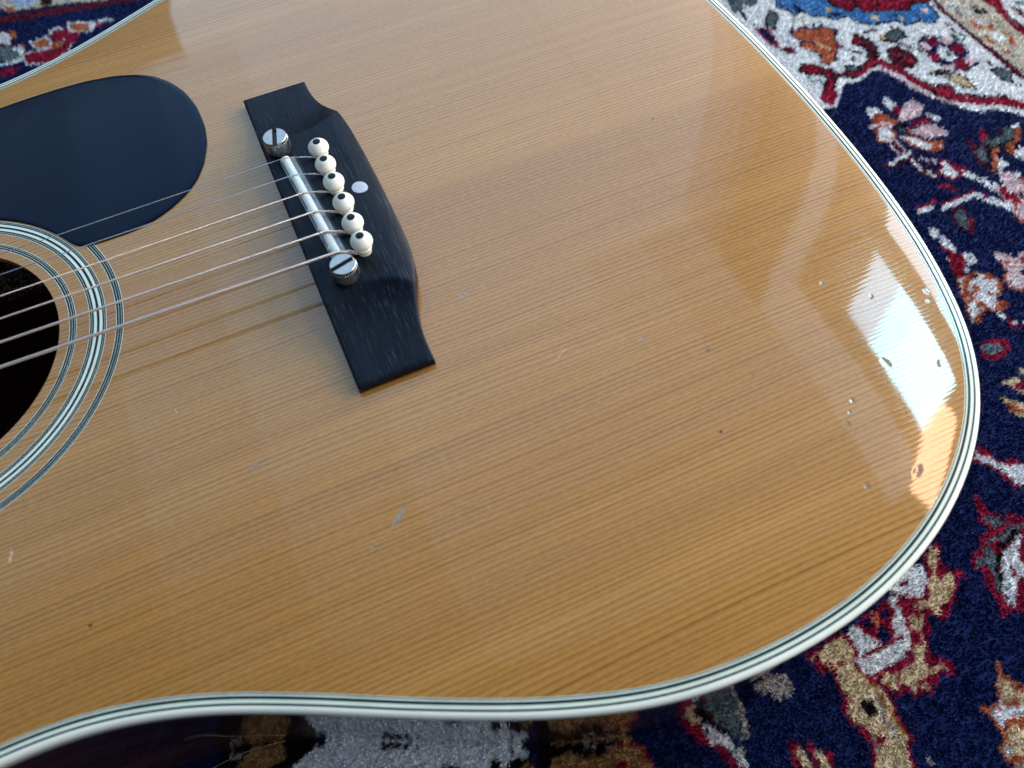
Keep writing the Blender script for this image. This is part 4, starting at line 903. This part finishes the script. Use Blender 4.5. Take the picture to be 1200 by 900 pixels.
def fold(v, lo, hi):
    w = hi - lo; u = np.mod(v - lo, 2 * w); return lo + np.where(u > w, 2 * w - u, u)
def knot_colour(x, y):
    idx = paint(x, y)
    outer = (idx < 0) & ((x > 455) | (y < -262) | (y > 60) | (x < -120))
    if outer.any():                                   # the pattern goes on, mirrored, past the part laid out above
        xo, yo = x[outer], y[outer]
        j = paint(fold(xo, 125, 462), fold(yo, -268, 72)); k = paint(fold(xo + 90, 125, 462), fold(yo + 150, -268, 72))
        i2 = np.where(j >= 0, j, np.where((np.floor(yo / 340) % 2) == 0, k, -1)); idx[outer] = i2
    return np.where(idx < 0, KI['N'], idx)
def inside_body(x, y, margin):
    hx = np.array([p[0] for p in HALF][::-1]); hy = np.array([p[1] for p in HALF][::-1])
    return (np.abs(y) < np.interp(x, hx, hy, left=0, right=0) - margin) & (x < 197 - margin)
rng = np.random.default_rng(7)
def lean(x, y):
    a = np.sin(x * .021 + 1.3 * np.sin(y * .017)) + .6 * np.sin(y * .045 + x * .03 + 1.0) + .5 * np.sin(x * .11 - y * .07)
    b = np.cos(y * .019 + 1.1 * np.sin(x * .023)) + .6 * np.sin(x * .051 - y * .02 + 2.0) + .5 * np.sin(x * .08 + y * .12)
    return a, b
def tufts(x0, x1, y0, y1, step, blades, width, skip=None):
    gx, gy = np.meshgrid(np.arange(x0, x1, step), np.arange(y0, y1, step)); gx, gy = gx.ravel(), gy.ravel()
    keep = ~inside_body(gx, gy, 30)
    if skip: keep &= ~((gx > skip[0]) & (gx < skip[1]) & (gy > skip[2]) & (gy < skip[3]))
    gx, gy = gx[keep], gy[keep]
    cx = gx + rng.normal(0, step * .10, len(gx)); cy = gy + rng.normal(0, step * .10, len(gx))
    idx = knot_colour(cx, cy)
    col = PALA[idx] * rng.normal(1, .06, (len(gx), 1)).clip(.7, 1.35)
    a, b = lean(gx, gy)
    V, C = [], []
    tz = rng.normal(0, .28, len(gx))
    for k in range(blades):
        n = len(gx); th = rng.uniform(0, 2 * np.pi, n); r = step * .5 * np.sqrt(rng.uniform(0, 1, n)); ph = rng.uniform(0, 2 * np.pi, n)
        bx, by = gx + r * np.cos(ph), gy + r * np.sin(ph)
        lx = .28 * a + rng.normal(0, .42, n); ly = .25 * b - .25 + rng.normal(0, .42, n)
        w = width * rng.uniform(.7, 1.25, n); ux, uy = np.cos(th) * w / 2, np.sin(th) * w / 2
        zt = tz + rng.normal(0, .40, n) + .35
        z0 = np.full(n, -1.7); zm = zt - .6
        q = np.empty((n, 6, 3))
        for j, (f, ww, z) in enumerate(((0, 1.0, z0), (0, 1.0, z0), (.55, 1.05, zm), (.55, 1.05, zm), (1.0, .55, zt), (1.0, .55, zt))):
            s = -1 if j % 2 == 0 else 1
            q[:, j, 0] = bx + lx * f + s * ux * ww; q[:, j, 1] = by + ly * f + s * uy * ww; q[:, j, 2] = z
        V.append(q.reshape(-1, 3)); cc = col * rng.normal(1, .05, (n, 1)).clip(.6, 1.5)
        C.append(np.repeat(cc, 6, axis=0))
    return np.concatenate(V), np.concatenate(C)
V1, C1 = tufts(-230, 500, -320, 430, 1.55, 5, .62)
V2, C2 = tufts(-900, 900, -800, 900, 5.2, 3, 3.0, (-231, 501, -321, 431))
VV = np.concatenate([V1, V2]) * MM; CC = np.concatenate([C1, C2]); nb = len(VV) // 6
gx, gy = np.meshgrid(np.arange(-230, 500, 1.55), np.arange(-320, 430, 1.55)); gn, gm = gx.shape; gx, gy = gx.ravel(), gy.ravel()
GV = np.c_[gx, gy, np.full(len(gx), -.75) + rng.normal(0, .15, len(gx))] * MM; GC = PALA[knot_colour(gx, gy)] * 1.0
gi = (np.arange(gn - 1)[:, None] * gm + np.arange(gm - 1)[None, :]).ravel(); gq = np.c_[gi, gi + 1, gi + gm + 1, gi + gm] + len(VV)
base = (np.arange(nb) * 6)[:, None]
quads = np.concatenate([base + np.array([0, 1, 3, 2]), base + np.array([2, 3, 5, 4])], axis=1).reshape(-1)
quads = np.r_[quads, gq.ravel()]; VV = np.concatenate([VV, GV]); CC = np.concatenate([CC, GC]); NP = len(quads) // 4
me = bpy.data.meshes.new('pile'); me.vertices.add(len(VV)); me.vertices.foreach_set('co', VV.ravel())
me.loops.add(len(quads)); me.loops.foreach_set('vertex_index', quads.astype(np.int32))
me.polygons.add(NP); me.polygons.foreach_set('loop_start', np.arange(0, len(quads), 4, dtype=np.int32))
me.update(calc_edges=True)
at = me.attributes.new('wool', 'FLOAT_COLOR', 'POINT'); at.data.foreach_set('color', np.c_[CC, np.ones(len(CC))].ravel().astype(np.float32))
me.polygons.foreach_set('use_smooth', np.ones(NP, bool))
m, nt, bs = mat('wool_pile')
an = N(nt, 'ShaderNodeAttribute', attribute_name='wool'); fz = noise(nt, mapped(nt, (900, 900, 900)), 1.0, 3, 0.6)
hs = N(nt, 'ShaderNodeHueSaturation'); link(nt, an.outputs['Color'], hs.inputs['Color']); link(nt, maprange(nt, fz, 0.3, 0.7, 0.9, 1.12), hs.inputs['Value'])
link(nt, hs.outputs['Color'], bs.inputs['Base Color']); setin(bs, Roughness=0.75); bs.inputs['Specular IOR Level'].default_value = 0.05
setin(bs, **{'Sheen Weight': 0.25, 'Sheen Roughness': 0.4})
geo = N(nt, 'ShaderNodeNewGeometry'); vmx = N(nt, 'ShaderNodeMix', data_type='VECTOR'); vmx.inputs['Factor'].default_value = 0.45
link(nt, geo.outputs['Normal'], vmx.inputs[4]); vmx.inputs[5].default_value = (0, 0, 1); vnm = N(nt, 'ShaderNodeVectorMath', operation='NORMALIZE')
link(nt, vmx.outputs[1], vnm.inputs[0]); link(nt, vnm.outputs[0], bs.inputs['Normal'])
me.materials.append(m)
V, F = box(-905, 905, -805, 905, -8.0, -3.2)
M_BACK = simple('rug_backing', (0.05, 0.045, 0.05), 0.9, var=0.3, vscale=600)
rug = add_obj('persian_rug', V, F, M_BACK, None, smooth=False)
tag(rug, 'navy and red oriental wool rug with floral pattern under the guitar', 'rug')
pile = bpy.data.objects.new('pile', me); COL.objects.link(pile); pile.parent = rug; tag(pile, kind='stuff')

# a loose pale fibre standing out of the rug against the guitar's side
th = [(-140, -152.5, 2.5), (-131, -152.5, 4), (-122, -152.4, 6.5), (-113, -153.0, 9.5), (-104, -154.6, 12), (-97, -156.2, 14)]
V, F = tube(th, .08, 6); M_FIB = simple('pale_fibre', (0.55, 0.45, 0.28), 0.5, var=0.1)
fib = add_obj('loose_fibre', V, F, M_FIB)
tag(fib, 'thin pale loose fibre rising from the rug beside the guitar side', 'fibre')
